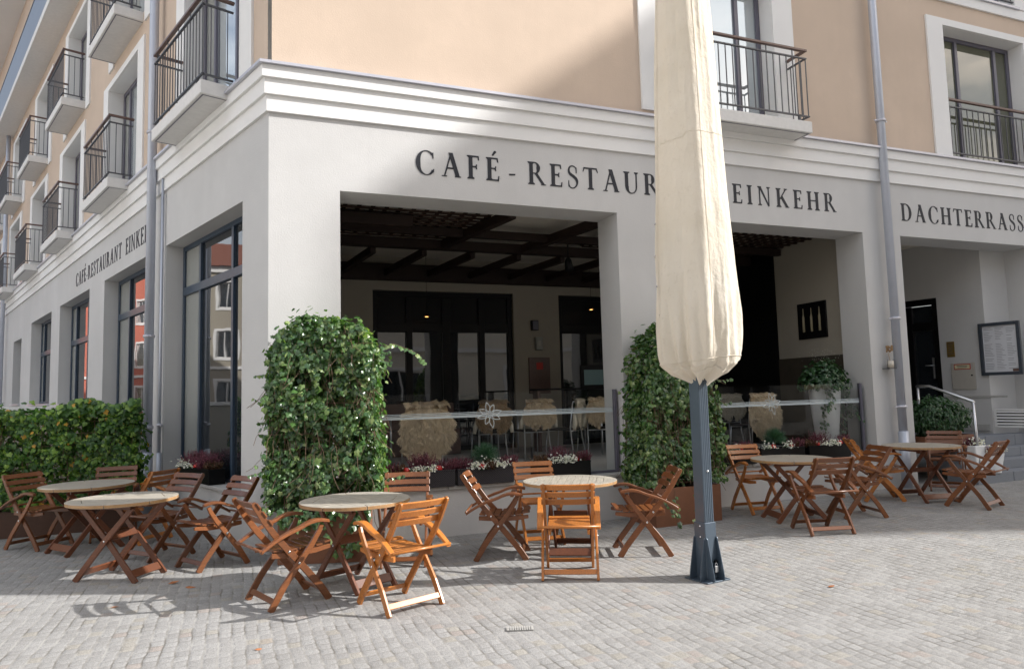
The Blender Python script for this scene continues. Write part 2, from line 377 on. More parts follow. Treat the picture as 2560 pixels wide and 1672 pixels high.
def tag(o, label=None, cat=None, group=None, kind=None):
    if label: o['label'] = label
    if cat: o['category'] = cat
    if group: o['group'] = group
    if kind: o['kind'] = kind
    return o
def thing(name, label, cat, loc=(0, 0, 0), rz=0, group=None):
    o = bpy.data.objects.new(name, None); COL.objects.link(o); o.location = loc; o.rotation_euler = (0, 0, rz); o.empty_display_size = .2
    return tag(o, label, cat, group)
def dup(root, loc, rz, label, group=None):
    r = root.copy(); COL.objects.link(r); r.location = loc; r.rotation_euler = (0, 0, rz); r['label'] = label
    if group: r['group'] = group
    for ch in list(root.children):
        c = ch.copy(); COL.objects.link(c); c.parent = r
        for g in list(ch.children):
            d = g.copy(); COL.objects.link(d); d.parent = c
    return r
def gz(x): return .01 * max(0, x - 4)

# ------------------------------------------------------------------ ground
g = MB()
xs = [-400, -60, -20, 4, 12, 20, 60, 400]; ys = [-400, -60, -12, 0, 12, 60, 400]
gzz = lambda x: .01 * max(0, min(x, 12) - 4)
for i in range(len(xs) - 1):
    for j in range(len(ys) - 1):
        a, b, c, d = xs[i], xs[i + 1], ys[j], ys[j + 1]
        g.face([(a, c, gzz(a)), (b, c, gzz(b)), (b, d, gzz(b)), (a, d, gzz(a))])
tag(g.build('ground', 'cobble', recalc=False), 'grey granite sett paving of the square', None, None, 'structure')
del scene.objects['ground']['label']

# ------------------------------------------------------------------ building frames of reference
AL = R(110.07); U2 = Vector((math.cos(AL), math.sin(AL), 0)); N2 = Vector((-math.sin(AL), math.cos(AL), 0))
def TF(s, e, z): return Vector((s, -e, z))           # front: s along x, e outward
def TL(t, e, z): return U2 * t + N2 * e + Vector((0, 0, z))   # left facade: t away from the corner
bld = thing('hotel_building', 'peach and grey corner hotel with white cornice, balconies and open cafe terrace', 'building')

def wall(mb, T, s0, s1, z0, z1, ops, depth, mi=0, back=True):
    ss = sorted(set([s0, s1] + [v for o in ops for v in o[:2] if s0 < v < s1])); zz = sorted(set([z0, z1] + [v for o in ops for v in o[2:4] if z0 < v < z1]))
    inside = lambda s, z: any(o[0] < s < o[1] and o[2] < z < o[3] for o in ops)
    for i in range(len(ss) - 1):
        for j in range(len(zz) - 1):
            a, b, c, d = ss[i], ss[i + 1], zz[j], zz[j + 1]
            if inside((a + b) / 2, (c + d) / 2): continue
            mb.face([T(a, 0, c), T(b, 0, c), T(b, 0, d), T(a, 0, d)], mi)
            if back: mb.face([T(a, -depth, c), T(b, -depth, c), T(b, -depth, d), T(a, -depth, d)], mi)
    for (a, b, c, d) in [o[:4] for o in ops]:
        mb.face([T(a, 0, c), T(a, -depth, c), T(a, -depth, d), T(a, 0, d)], mi); mb.face([T(b, 0, c), T(b, -depth, c), T(b, -depth, d), T(b, 0, d)], mi)
        mb.face([T(a, 0, c), T(b, 0, c), T(b, -depth, c), T(a, -depth, c)], mi); mb.face([T(a, 0, d), T(b, 0, d), T(b, -depth, d), T(a, -depth, d)], mi)

XR = 30.0; TLn = 46.0
w = MB()
wall(w, TF, 0, XR, -.2, 4.80, [(.77, 4.37, .53, 3.97), (5.15, 8.716, .53, 3.97), (9.515, 12.75, -.1, 3.96), (15, 18, .9, 3.96), (20, 23, .9, 3.96)], .53)
w.build('ground_floor_wall', 'grey', bld, recalc=False)
w = MB()
gl_ops = [(.75, 3.76, .55, 3.96), (4.83, 7.70, .5, 3.98), (9.0, 12.23, 1.68, 4.0), (13.35, 16.55, 1.70, 4.0), (18.4, 20.15, 1.74, 3.72), (23.5, 26.5, 1.7, 3.98), (28.5, 31.5, 1.7, 3.98)]
wall(w, TL, 0, TLn, -.2, 4.80, gl_ops, .26, back=False)
w.build('ground_floor_wall', 'grey', bld, recalc=False)
# upper walls
front_up = [(5.2, 7.17, 5.44, 7.72), (10.84, 12.9, 5.37, 7.68), (15.5, 17.4, 5.37, 7.68), (10.84, 12.77, 8.32, 10.6), (5.2, 7.15, 8.3, 10.55)]
w = MB(); wall(w, TF, 0.03, XR, 5.30, 15.3, front_up, .26, back=False); w.build('upper_wall', 'peach', bld, recalc=False)
P = 4.65
up1 = [(.82 + P * k, 2.95 + P * k, 5.42, 7.68) for k in range(9)]
up2 = [(.45 + P * k, 2.6 + P * k, 8.27, 10.55) for k in range(9)]
up3 = [(.45 + P * k, 2.6 + P * k, 11.35, 13.6) for k in range(9)]
w = MB(); wall(w, TL, 0.03, TLn, 5.30, 15.3, up1 + up2 + up3, .26, back=False); w.build('upper_wall', 'peach', bld, recalc=False)
# end walls, roof
w = MB()
eL = TL(TLn, 0, 0); w.face([TL(TLn, 0, 0), TL(TLn, -12, 0), TL(TLn, -12, 15.3), TL(TLn, 0, 15.3)]); w.face([TF(XR, 0, 0), TF(XR, -14, 0), TF(XR, -14, 15.3), TF(XR, 0, 15.3)])
w.build('end_wall', 'peach', bld, recalc=False)
w = MB()
for (T, s1) in ((TF, XR), (TL, TLn)):
    pass
c0 = lambda e, z: Vector((e * (1 - math.cos(AL)) / -math.sin(AL), -e, z)) if False else None
def corner(e, z):
    y = -e; c, s = math.cos(AL), math.sin(AL); x = (e - c * y) / (-s); return Vector((x, y, z))
w.face([corner(.9, 15.1), TF(XR, .9, 15.1), TF(XR, -14, 15.1), TL(TLn, -12, 15.1), TL(TLn, .9, 15.1)])
w.face([corner(.9, 15.45), TF(XR, .9, 15.45), TF(XR, -14, 15.45), TL(TLn, -12, 15.45), TL(TLn, .9, 15.45)])
w.face([corner(.9, 15.1), TF(XR, .9, 15.1), TF(XR, .9, 15.45), corner(.9, 15.45)]); w.face([corner(.9, 15.1), TL(TLn, .9, 15.1), TL(TLn, .9, 15.45), corner(.9, 15.45)])
w.build('roof', 'white', bld, recalc=False)

# cornice: stepped bands all along both facades, mitred at the corner
def band(mb, e0, e1, z0, z1, endF=XR, endL=TLn, mi=0):
    for (T, s1) in ((TF, endF), (TL, endL)):
        f = lambda e, z: corner(e, z)
        mb.face([f(e1, z0), T(s1, e1, z0), T(s1, e1, z1), f(e1, z1)], mi)
        mb.face([f(e1, z0), T(s1, e1, z0), T(s1, e0, z0), f(e0, z0)], mi)
        mb.face([f(e1, z1), T(s1, e1, z1), T(s1, e0, z1), f(e0, z1)], mi)
w = MB(); band(w, -.02, .035, 4.80, 4.985); band(w, -.02, .07, 4.985, 5.165); band(w, -.02, .105, 5.165, 5.30)
w.build('cornice', 'white', bld, recalc=False)
w = MB(); band(w, -.02, .145, 5.303, 5.335); w.build('cornice_flashing', 'flash', bld, recalc=False)

# ------------------------------------------------------------------ windows
def frame_ring(mb, T, a, b, c, d, e0, e1, w, mi=0):
    mb.box(a, a + w, 0, 1, c, d, mi, lambda q: T(q.x, e0 + (e1 - e0) * q.y, q.z)); mb.box(b - w, b, 0, 1, c, d, mi, lambda q: T(q.x, e0 + (e1 - e0) * q.y, q.z))
    mb.box(a + w, b - w, 0, 1, c, c + w, mi, lambda q: T(q.x, e0 + (e1 - e0) * q.y, q.z)); mb.box(a + w, b - w, 0, 1, d - w, d, mi, lambda q: T(q.x, e0 + (e1 - e0) * q.y, q.z))
def tbox(mb, T, a, b, e0, e1, c, d, mi=0):
    mb.box(a, b, 0, 1, c, d, mi, lambda q: T(q.x, e0 + (e1 - e0) * q.y, q.z))
def window(T, a, b, c, d, muls=(), transom=None, mat='frame', glass='glass', trim=0, sill=False, rec=.24, curtains=(), name='window', fw=.07, ccol='glasslit', tdrop=0):
    f = MB(); frame_ring(f, T, a + (.007 if trim else .001), b - (.007 if trim else .001), c + .001, d - (.007 if trim else .001), -rec - .05, -rec - .001, fw)
    for m in muls: tbox(f, T, m - .035, m + .035, -rec - .046, -rec + .004, c + fw, d - fw)
    if transom:
        for tz, th in transom: tbox(f, T, a + fw, b - fw, -rec - .044, -rec + .008, tz - th / 2, tz + th / 2)
    o = f.build(name, mat, bld, bevel=.004)
    p = MB(); p.face([T(a + .01, -rec - .03, c + .01), T(b - .01, -rec - .03, c + .01), T(b - .01, -rec - .03, d - .01), T(a + .01, -rec - .03, d - .01)]); p.build('pane', glass, o)
    for (ca, cb) in curtains:
        q = MB(); n = 14
        q.grid(lambda u, v: T(ca + (cb - ca) * u, -rec - .0285 , c + fw + (d - c - 2 * fw) * v), 2, 2, smooth=False); q.build('curtain', ccol, o)
    if trim:
        q = MB(); e = .03; bt = c if trim == 'door' else c - .0
        for bx in ((a - .38, a, c - tdrop, d), (b, b + .38, c - tdrop, d), (a - .38, b + .38, d, d + .12)):
            tbox(q, T, bx[0], bx[1], 0, e, bx[2], bx[3])
        q.build('window_trim', 'white', o)
        q = MB(); l = .006
        tbox(q, T, a + .0005, a + l, -rec, -.001, c + .001, d - .001); tbox(q, T, b - l, b - .0005, -rec, -.001, c + .001, d - .001); tbox(q, T, a + l, b - l, -rec, -.001, d - l, d - .0005)
        q.build('reveal', 'white', o)
    if sill:
        q = MB(); tbox(q, T, a - .06, b + .06, -.2, .06, c - .04, c - .003); q.build('sill', 'flash', o)
    return o
window(TL, *gl_ops[0], muls=(2.98, 1.72), transom=((3.27, .12),), curtains=((3.02, 3.68),))
window(TL, *gl_ops[1], muls=(6.85,), transom=((3.27, .12),), curtains=((6.9, 7.62),))
window(TL, *gl_ops[2], muls=(11.6, 10.35), transom=((3.1, .12),), sill=True, curtains=((11.65, 12.16),))
window(TL, *gl_ops[3], muls=(16.0, 14.7), transom=((3.1, .12),), sill=True, curtains=((16.05, 16.48),))
for k in (4, 5, 6): window(TL, *gl_ops[k], muls=((gl_ops[k][0] + gl_ops[k][1]) / 2,), sill=True)
for o in up1: window(TL, *o, muls=((o[0] + o[1]) / 2 - .25, o[1] - .5), mat='frame2', glass='glassup', trim=1, curtains=((o[0] + .08, o[0] + .45), (o[1] - .45, o[1] - .08)))
for o in up2[1:]: window(TL, *o, muls=((o[0] + o[1]) / 2,), mat='frame2', glass='glassup', trim=1, curtains=((o[0] + .08, o[0] + .5), (o[1] - .6, o[1] - .08)), tdrop=.24)
for o in up3[1:]: window(TL, *o, muls=((o[0] + o[1]) / 2,), mat='frame2', glass='glassup', trim=1)
window(TF, *front_up[0], muls=(6.05, 6.72), mat='frame2', glass='glassup', trim=1)
window(TF, *front_up[1], muls=(11.5, 12.5), mat='frame2', glass='glassup', trim=1, curtains=((10.92, 11.46), (11.54, 12.46), (12.54, 12.82)), ccol='glassolive')
window(TF, *front_up[2], muls=(16.4,), mat='frame2', glass='glassup', trim=1)
window(TF, *front_up[3], muls=(11.8,), mat='frame2', glass='glassup', trim=1)
window(TF, *front_up[4], muls=(6.2,), mat='frame2', glass='glassup', trim=1)
q = MB(); tbox(q, TF, 10.46, 13.15, 0, .035, 8.12, 8.29); q.build('string_band', 'white', bld)
q = MB(); tbox(q, TF, 10.8, 12.85, -.2, .07, 8.292, 8.33); q.build('sill', 'flash', bld)
for (a, b) in ((9.0, 12.2), ): pass

# ------------------------------------------------------------------ balconies
def balcony(T, a, b, z, depth=.42, n=16, simple_=False):
    s = MB(); tbox(s, T, a, b, -.02, depth, z, z + .17); slab = s.build('balcony', 'concrete', bld, bevel=.008)
    dg = MB(); tbox(dg, T, a + .035, b - .035, depth - .05, depth - .035, z - .004, z + .001); tbox(dg, T, a + .035, a + .05, 0, depth - .0505, z - .004, z + .001); tbox(dg, T, b - .05, b - .035, 0, depth - .0505, z - .004, z + .001); dg.build('drip_groove_shade', 'frame2', slab)  # raised dark strip; the groove's shade is painted as its colour
    zt = z + 1.24; r = MB(); e = depth - .03
    for (zz, h) in ((z + .25, .018), (zt - .12, .018)):
        r.beam(T(a + .03, .03, zz), T(a + .03, e, zz), .03, h); r.beam(T(b - .03, .03, zz), T(b - .03, e, zz), .03, h); r.beam(T(a + .015, e, zz), T(b - .015, e, zz), .03, h)
    for i in range(n + 1):
        s_ = a + .03 + (b - a - .06) * i / n; r.beam(T(s_, e, z + .24), T(s_, e, zt - .115 if i % 4 else zt), .012, .012)
    for k in range(1, 4):
        ee = e * k / 4
        for s_ in (a + .03, b - .03): r.beam(T(s_, ee, z + .24), T(s_, ee, zt - .115), .012, .012)
    for s_ in (a + .2, b - .2): r.beam(T(s_, e, z + .1), T(s_, e, z + .26), .03, .03)
    r.build('railing', 'rail', slab)
    h = MB(); h.beam(T(a + .03, .02, zt), T(a + .03, e + .025, zt), .05, .035); h.beam(T(b - .03, .02, zt), T(b - .03, e + .025, zt), .05, .035); h.beam(T(a + .0551, e, zt), T(b - .0551, e, zt), .05, .035)
    h.build('handrail', 'hand', slab, bevel=.005)
    return slab
for k in range(8): balcony(TL, .98 + P * k, 3.02 + P * k, 5.25, n=17)
for k in range(1, 8): balcony(TL, .62 + P * k, 2.62 + P * k, 8.10, .45, n=17)
balcony(TF, 5.22, 7.42, 5.25, .42, n=18)
# french balcony on the right window
for (a, b, z) in ((10.86, 12.88, 5.40), (10.86, 12.88, 8.38)):
    s = MB()
    for zz in (z + .06, z + .86): s.beam(TF(a, .0, zz), TF(b, .0, zz), .03, .02)
    for i in range(15): s_ = a + .03 + (b - a - .06) * i / 14; s.beam(TF(s_, 0, z + .05), TF(s_, 0, z + .86), .012, .012)
    s_o = s.build('window_railing', 'rail', bld); h = MB(); h.beam(TF(a - .02, .01, z + .98), TF(b + .02, .01, z + .98), .05, .04); h.build('handrail', 'hand', s_o, bevel=.005)
# top gallery along the left facade
s = MB(); tbox(s, TL, -.2, TLn, -.02, .52, 11.02, 11.2); gal = s.build('gallery_balcony', 'concrete', bld)
s = MB(); tbox(s, TL, -.1, TLn - .1, .44, .47, 11.24, 12.3); s.build('gallery_panel', 'panel', gal)
s = MB()
s.beam(TL(-.1, .455, 12.33), TL(TLn - .1, .455, 12.33), .05, .04); s.build('gallery_railing', 'rail', gal)

# ------------------------------------------------------------------ downpipes
def downpipe(T, s_, e=.12, r=.062, z1=15.0, collars=(1.27, 2.62, 5.75, 8.5), small=None, bend=False):
    p = MB(); p.tube([T(s_, e, 0.02), T(s_, e, z1)], r, 16); p.tube([T(s_, e, 0.02), T(s_, e, .9)], r + .012, 16)
    if bend: p.box(-.17, .17, -.12, .12, 12.3, 12.75, 0, lambda q: T(s_ + q.x, e + q.y, q.z))
    o = p.build('downpipe', 'zinc', bld, recalc=True)
    c = MB()
    for z in collars: c.tube([T(s_, e, z - .02), T(s_, e, z + .02)], r + .016, 16); c.beam(T(s_ - .13, e, z), T(s_ + .13, e, z), .02, .02)
    c.build('pipe_clamp', 'flash', o)
downpipe(TF, 9.13); downpipe(TL, 4.05, .14, .066); downpipe(TL, 21.9, .14, .066, 12.5, bend=True); downpipe(TL, 3.80, .045, .022, 5.0, (1.3,)); downpipe(TL, 39.5, .14, .066)

# sills of the openings, plinth strips
for (a, b) in ((.77, 4.37), (5.15, 8.716)):
    s = MB()
    n = 3
    for i in range(n):
        x0 = a + (b - a) * i / n + .004; x1 = a + (b - a) * (i + 1) / n - .004; tbox(s, TF, x0, x1, -.55, .04, .532, .572)
    s.build('stone_sill', 'sill', bld, bevel=.004)
s = MB(); tbox(s, TL, .76, 3.75, -.24, .04, .552, .59); s.build('stone_sill', 'sill', bld, bevel=.004)

# ------------------------------------------------------------------ lettering (serif capitals as cut shapes)
def arc(cx, cy, rx, ry, a0, a1, t0, t1, n=22, ph=0):
    """crescent stroke; thickness varies from t0 (vertical parts) to t1 (top/bottom)"""
    out = []; inn = []
    for i in range(n + 1):
        a = R(a0 + (a1 - a0) * i / n); th = t1 + (t0 - t1) * abs(math.cos(a + ph)) ** 1.5
        out.append((cx + rx * math.cos(a), cy + ry * math.sin(a))); inn.append((cx + (rx - th) * math.cos(a), cy + (ry - th * .75) * math.sin(a)))
    return [[out[i], out[i + 1], inn[i + 1], inn[i]] for i in range(n)]
TK, TN, SF = .165, .06, .038
def stem(x, y0=0, y1=1, t=TK, sl=.07, sr=.07, top=True, bot=True):
    P_ = [[(x - t / 2, y0), (x + t / 2, y0), (x + t / 2, y1), (x - t / 2, y1)]]
    if bot: P_.append([(x - t / 2 - sl, y0), (x + t / 2 + sr, y0), (x + t / 2 + sr, y0 + SF), (x + t / 2, y0 + SF * 2.4), (x - t / 2, y0 + SF * 2.4), (x - t / 2 - sl, y0 + SF)])
    if top: P_.append([(x - t / 2 - sl, y1), (x + t / 2 + sr, y1), (x + t / 2 + sr, y1 - SF), (x + t / 2, y1 - SF * 2.4), (x - t / 2, y1 - SF * 2.4), (x - t / 2 - sl, y1 - SF)])
    return P_
def diag(x0, y0, x1, y1, t): return [[(x0 - t / 2, y0), (x0 + t / 2, y0), (x1 + t / 2, y1), (x1 - t / 2, y1)]]
def ser(x, y, w=.11, up=1): return [[(x - w, y), (x + w, y), (x + w, y + SF * up), (x - w, y + SF * up)]]
def arm(x0, x1, y, drop, t=TN):  # horizontal arm with a serif at its end
    return [[(x0, y), (x1, y), (x1, y + t), (x0, y + t)], [(x1 - .012, y + min(0, drop)), (x1 + .03, y + min(0, drop) - .0), (x1 + .012, y + t + max(0, drop)), (x1 - .05, y + t)]] if drop < 0 else \
           [[(x0, y), (x1, y), (x1, y + t), (x0, y + t)], [(x1 - .05, y), (x1 + .012, y), (x1 + .035, y + t + drop), (x1 - .005, y + t + drop)]]
def glyph(ch):
    if ch == 'I': return .32, stem(.16)
    if ch == 'E': return .62, stem(.17) + arm(.17, .54, 1 - TN, -.13) + arm(.17, .44, .5, -.07) + arm(.17, .44, .5, .07) + arm(.17, .57, 0, .15)
    if ch == 'F': return .58, stem(.17) + arm(.17, .52, 1 - TN, -.13) + arm(.17, .42, .5, -.07) + arm(.17, .42, .5, .07)
    if ch == 'É': w, p = glyph('E'); return w, p + [[(.28, 1.10), (.34, 1.08), (.50, 1.25), (.44, 1.31), (.38, 1.29)]]
    if ch == 'H': return .86, stem(.17) + stem(.69) + [[(.17, .48), (.69, .48), (.69, .48 + TN), (.17, .48 + TN)]]
    if ch == 'T': return .76, stem(.38, top=False) + [[(.04, 1 - TN), (.72, 1 - TN), (.72, 1), (.04, 1)], [(.0, .80), (.03, .80), (.08, 1 - TN), (.05, 1.0)], [(.76, .80), (.73, .80), (.68, 1 - TN), (.71, 1.0)]]
    if ch == 'L': return .6, stem(.17) + arm(.17, .55, 0, .15)
    if ch == 'A': return .86, diag(.14, 0, .44, 1.02, TN) + diag(.72, 0, .42, 1.02, TK * 1.08) + [[(.22, .33), (.62, .33), (.60, .33 + TN), (.24, .33 + TN)]] + ser(.14, 0) + ser(.72, 0, .13)
    if ch == 'N': return .92, stem(.17, t=TN, sl=.08, sr=.08) + stem(.75, t=TN, sl=.08, sr=.08, bot=False) + [[(.13, 1), (.26, 1), (.775, -.02), (.70, -.02)]]
    if ch == 'U': return .84, stem(.17, .3, 1, bot=False) + stem(.68, .3, 1, TN, bot=False) + arc(.4025, .31, .3025, .33, 180, 270, TK, .06) + arc(.4025, .31, .3025, .33, 270, 360, TN, .06)
    if ch == 'C': return .86, arc(.50, .5, .44, .52, 48, 180, TK * 1.15, .045) + arc(.50, .5, .44, .52, 180, 318, TK * 1.15, .045) + [[(.77, .70), (.81, .70), (.80, .96), (.73, .92)], [(.80, .12), (.76, .14), (.79, .26), (.83, .24)]]
    if ch == 'D': return .88, stem(.17) + arc(.36, .5, .45, .5, -90, 0, TK * 1.1, .05) + arc(.36, .5, .45, .5, 0, 90, TK * 1.1, .05) + [[(.17, 0), (.37, 0), (.37, TN), (.17, TN)], [(.17, 1 - TN), (.37, 1 - TN), (.37, 1), (.17, 1)]]
    if ch == 'R': return .82, stem(.17) + arc(.34, .74, .25, .26, -90, 90, TK, .045) + [[(.17, 1 - .045), (.35, 1 - .045), (.35, 1), (.17, 1)], [(.17, .48), (.36, .48), (.36, .525), (.17, .525)], [(.32, .50), (.45, .52), (.80, .03), (.66, .03)], [(.62, 0), (.86, 0), (.86, .03), (.64, .06)]]
    if ch == 'K': return .84, stem(.17) + [[(.22, .42), (.29, .42), (.70, .98), (.63, .98)], [(.30, .52), (.43, .60), (.80, .02), (.64, .02)]] + ser(.66, 1, .10, -1) + ser(.73, 0, .12)
    if ch == 'S':
        pts = [(.46, .80), (.43, .93), (.30, 1.0), (.15, .95), (.09, .80), (.14, .65), (.30, .54), (.44, .42), (.49, .26), (.43, .09), (.27, -.01), (.12, .05), (.07, .22)]
        th = [.03, .04, .045, .06, .085, .11, .13, .13, .10, .06, .045, .04, .03]; out = []
        # smooth the centre line
        def cr(i, t):
            p = [Vector(pts[max(0, min(len(pts) - 1, i + k))]) for k in (-1, 0, 1, 2)]
            return .5 * ((2 * p[1]) + (-p[0] + p[2]) * t + (2 * p[0] - 5 * p[1] + 4 * p[2] - p[3]) * t * t + (-p[0] + 3 * p[1] - 3 * p[2] + p[3]) * t ** 3)
        C_ = []; W_ = []
        for i in range(len(pts) - 1):
            for k in range(4): C_.append(cr(i, k / 4)); W_.append(th[i] + (th[i + 1] - th[i]) * k / 4)
        C_.append(Vector(pts[-1])); W_.append(th[-1]); L_ = []
        for i, c in enumerate(C_):
            d = (C_[min(i + 1, len(C_) - 1)] - C_[max(i - 1, 0)]).normalized(); n = Vector((-d.y, d.x)) * W_[i] / 2; L_.append((tuple(c + n), tuple(c - n)))
        out = [[L_[i][0], L_[i + 1][0], L_[i + 1][1], L_[i][1]] for i in range(len(L_) - 1)]
        return .56, out + [[(.44, .68), (.475, .68), (.475, .95), (.44, .90)], [(.06, .33), (.095, .33), (.10, .10), (.06, .05)]]
    if ch == '-': return .34, [[(.03, .30), (.31, .32), (.31, .385), (.03, .365)]]
    return .4, []
def lettering(T, text, s0, s1, z, h, parent, direction=1, widths=None, name='sign_lettering'):
    gl = [glyph(c) for c in text]; tot = sum(g_[0] for g_ in gl) * h; gap = (abs(s1 - s0) - tot) / max(1, len(text) - 1)
    m = MB(); s = 0; k = 0
    for (w_, polys) in gl:
        for p in polys:
            k += 1; e = .006 + .00025 * (k % 9)
            f = lambda q, ee: T(s0 + direction * (s + q[0] * h), ee, z + q[1] * h)
            a = [f(q, e) for q in p]; m.face(a)
            for i in range(len(p)):
                j = (i + 1) % len(p); m.face([f(p[i], 0.0), f(p[j], 0.0), a[j], a[i]])
        s += w_ * h + gap
    return m.build(name, 'letter', parent, recalc=False)
H_ = .292
lettering(TF, 'CAFÉ', 1.64, 2.72, 4.25, H_, bld)
lettering(TF, '-', 2.84, 2.94, 4.25, H_, bld)
lettering(TF, 'RESTAURANT', 3.10, 5.98, 4.25, H_, bld)
lettering(TF, 'EINKEHR', 6.27, 8.20, 4.25, H_ * .96, bld)
lettering(TF, 'DACHTERRASSE', 9.57, 12.74, 4.21, H_ * .97, bld)
lettering(TL, 'CAFÉ-RESTAURANT', 10.40, 6.42, 4.215, .285, bld, -1)
lettering(TL, 'EINKEHR', 6.14, 4.42, 4.215, .285, bld, -1)

# ------------------------------------------------------------------ terrace interior
Z0, ZC = .575, 4.25
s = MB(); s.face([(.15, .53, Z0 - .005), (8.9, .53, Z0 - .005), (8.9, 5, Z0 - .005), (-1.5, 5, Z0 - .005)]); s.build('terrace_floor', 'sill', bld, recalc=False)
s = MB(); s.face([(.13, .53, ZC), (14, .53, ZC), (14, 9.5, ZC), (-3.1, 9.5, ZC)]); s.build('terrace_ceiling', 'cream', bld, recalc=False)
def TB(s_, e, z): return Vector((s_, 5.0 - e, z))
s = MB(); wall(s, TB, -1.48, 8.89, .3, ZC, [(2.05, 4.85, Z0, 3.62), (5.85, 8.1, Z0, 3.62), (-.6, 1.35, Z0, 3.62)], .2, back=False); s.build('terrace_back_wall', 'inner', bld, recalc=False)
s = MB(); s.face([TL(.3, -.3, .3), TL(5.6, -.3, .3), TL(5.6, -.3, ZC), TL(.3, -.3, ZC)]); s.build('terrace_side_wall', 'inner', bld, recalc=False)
def darkdoor(a, b, muls):
    f = MB(); frame_ring(f, TB, a + .001, b - .001, Z0, 3.619, -.16, -.08, .1)
    for m, ww in muls: tbox(f, TB, m - ww / 2, m + ww / 2, -.155, -.07, Z0 + .1, 3.5)
    tbox(f, TB, a + .1, b - .1, -.15, -.075, 2.84, 3.02)
    o = f.build('terrace_door', 'black', bld, bevel=.004)
    p = MB(); p.face([TB(a, -.13, Z0), TB(b, -.13, Z0), TB(b, -.13, 2.85), TB(a, -.13, 2.85)]); p.build('pane', 'glass', o)
    p = MB(); tbox(p, TB, a + .1, b - .1, -.14, -.12, 3.0, 3.55); p.build('upper_panel', 'black', o)
darkdoor(2.05, 4.85, ((2.75, .12), (3.48, .16), (4.2, .12))); darkdoor(5.85, 8.1, ((7.2, .35),)); darkdoor(-.6, 1.35, ((.4, .12),))
# beams and lattice
bm_ = MB()
for (a, b, y0, y1, z0, z1) in ((-1.4, 8.85, 4.86, 4.999, 3.79, 4.1), (-.6, 8.85, 2.7, 2.86, 3.95, 4.1)): bm_.box(a, b, y0, y1, z0, z1)
for i in range(1, 12):
    x = -.9 + i * .82; bm_.beam((x + .12, 2.9, 3.93), (x - .1, 4.85, 3.93), .09, .12)
for x in (3.12, 4.5, 6.4): bm_.beam((x, .6, 4.02), (x - .35, 2.68, 4.02), .12, .13)
bm_.box(.3, 1.9, 1.15, 1.3, 3.9, 4.05); bm_.box(.3, 8.85, 1.9, 2.0, 3.98, 4.1)
bm_.build('ceiling_beam', 'beam', bld, bevel=.006)
for x0, x1, y1 in ((.45, 3.0, 2.66), (5.2, 8.8, 2.66)):
    lt = MB(); n = int((x1 - x0) / .17)
    for i in range(n + 1):
        x = x0 + (x1 - x0) * i / n; lt.beam((x, .6, 4.13), (x, y1, 4.13), .045, .02)
    for j in range(13): lt.beam((x0, .64 + j * .165, 4.105), (x1, .64 + j * .165, 4.105), .045, .02)
    lt.build('ceiling_lattice', 'lattice', bld)
# partition on the right of the terrace, with wainscot
s = MB(); s.box(8.9, 9.1, .531, 2.15, .3, ZC); s.build('partition_wall', 'inner', bld)
s = MB(); s.box(8.88, 8.899, .54, 2.15, Z0, 2.12); s.build('wainscot', 'wainscot', bld)
s = MB(); s.box(8.9, 9.1, 2.152, 7.5, .3, ZC); s.build('partition_wall', 'black', bld)  # far stretch coloured black to stand for the unlit terrace depth
# entry recess
Pm = Vector((11.93, 1.93, 0)); Dm = Vector((.197, -.98, 0)); Nm = Vector((-.98, -.197, 0))
def TM(s_, e, z): return Pm + Dm * s_ + Nm * e + Vector((0, 0, z))
s = MB(); wall(s, TM, -2.5, 1.35, .3, ZC, [(-.62, .55, .75, 3.23)], .2, back=False)
s.face([TM(1.35, 0, .3), (12.751, .531, .3), (12.751, .531, ZC), TM(1.35, 0, ZC)]); s.build('entry_wall', 'grey', bld, recalc=False)
s = MB(); wall(s, lambda a, e, z: Pm + Dm * a + Nm * e + Vector((0, 0, z)), 1.35, 4.2, .3, .36, [], .1, back=False)
s.build('entry_wall', 'grey', bld, recalc=False)
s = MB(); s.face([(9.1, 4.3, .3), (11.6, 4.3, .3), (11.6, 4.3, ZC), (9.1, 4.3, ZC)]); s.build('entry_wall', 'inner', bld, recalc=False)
s = MB(); tbox(s, TM, .56, 1.62, .002, .02, 1.33, 1.37); tbox(s, TM, -2.4, 1.3, .0, .035, .75, .86); s.build('entry_plinth', 'sill', bld)
f = MB(); frame_ring(f, TM, -.619, .549, .751, 3.229, -.14, -.05, .12); tbox(f, TM, -.1, .05, -.135, -.045, .87, 3.1); tbox(f, TM, -.5, .43, -.13, -.05, 2.62, 2.78); tbox(f, TM, -.5, .43, -.13, -.05, .87, 1.3)
o = f.build('entrance_door', 'black', bld, bevel=.004)
p = MB(); p.face([TM(-.5, -.1, .87), TM(.43, -.1, .87), TM(.43, -.1, 3.1), TM(-.5, -.1, 3.1)]); p.build('pane', 'glass', o)
p = MB(); p.tube([TM(.40, -.04, 1.95), TM(.40, .03, 1.95), TM(.28, .03, 1.95)], .011, 8); tbox(p, TM, .385, .415, -.045, -.03, 1.7, 2.1); p.build('door_handle', 'chrome', o)
# steps and landing in front of the entry
st = thing('entrance_steps', 'grey granite block steps rising to the hotel entrance', 'steps')
for i, (y, z) in enumerate(((-.50, .22), (-.24, .37), (.02, .52), (.28, .70))):
    m = MB(); x = 10.15 + .12 * i; z0 = -.05 if i == 0 else (.22, .37, .52)[i - 1] - .002
    while x < 13.4:
        wd = rnd.uniform(.7, 1.05); m.box(x, min(x + wd - .006, 13.5), y, y + 2.6 if i == 3 else y + .5, z0, z); x += wd
    m.build('step', 'stepstone', st, bevel=.008)
m = MB(); m.box(9.53, 10.14, .53, 3.2, -.05, .70); m.build('landing', 'stepstone', st, bevel=.008)

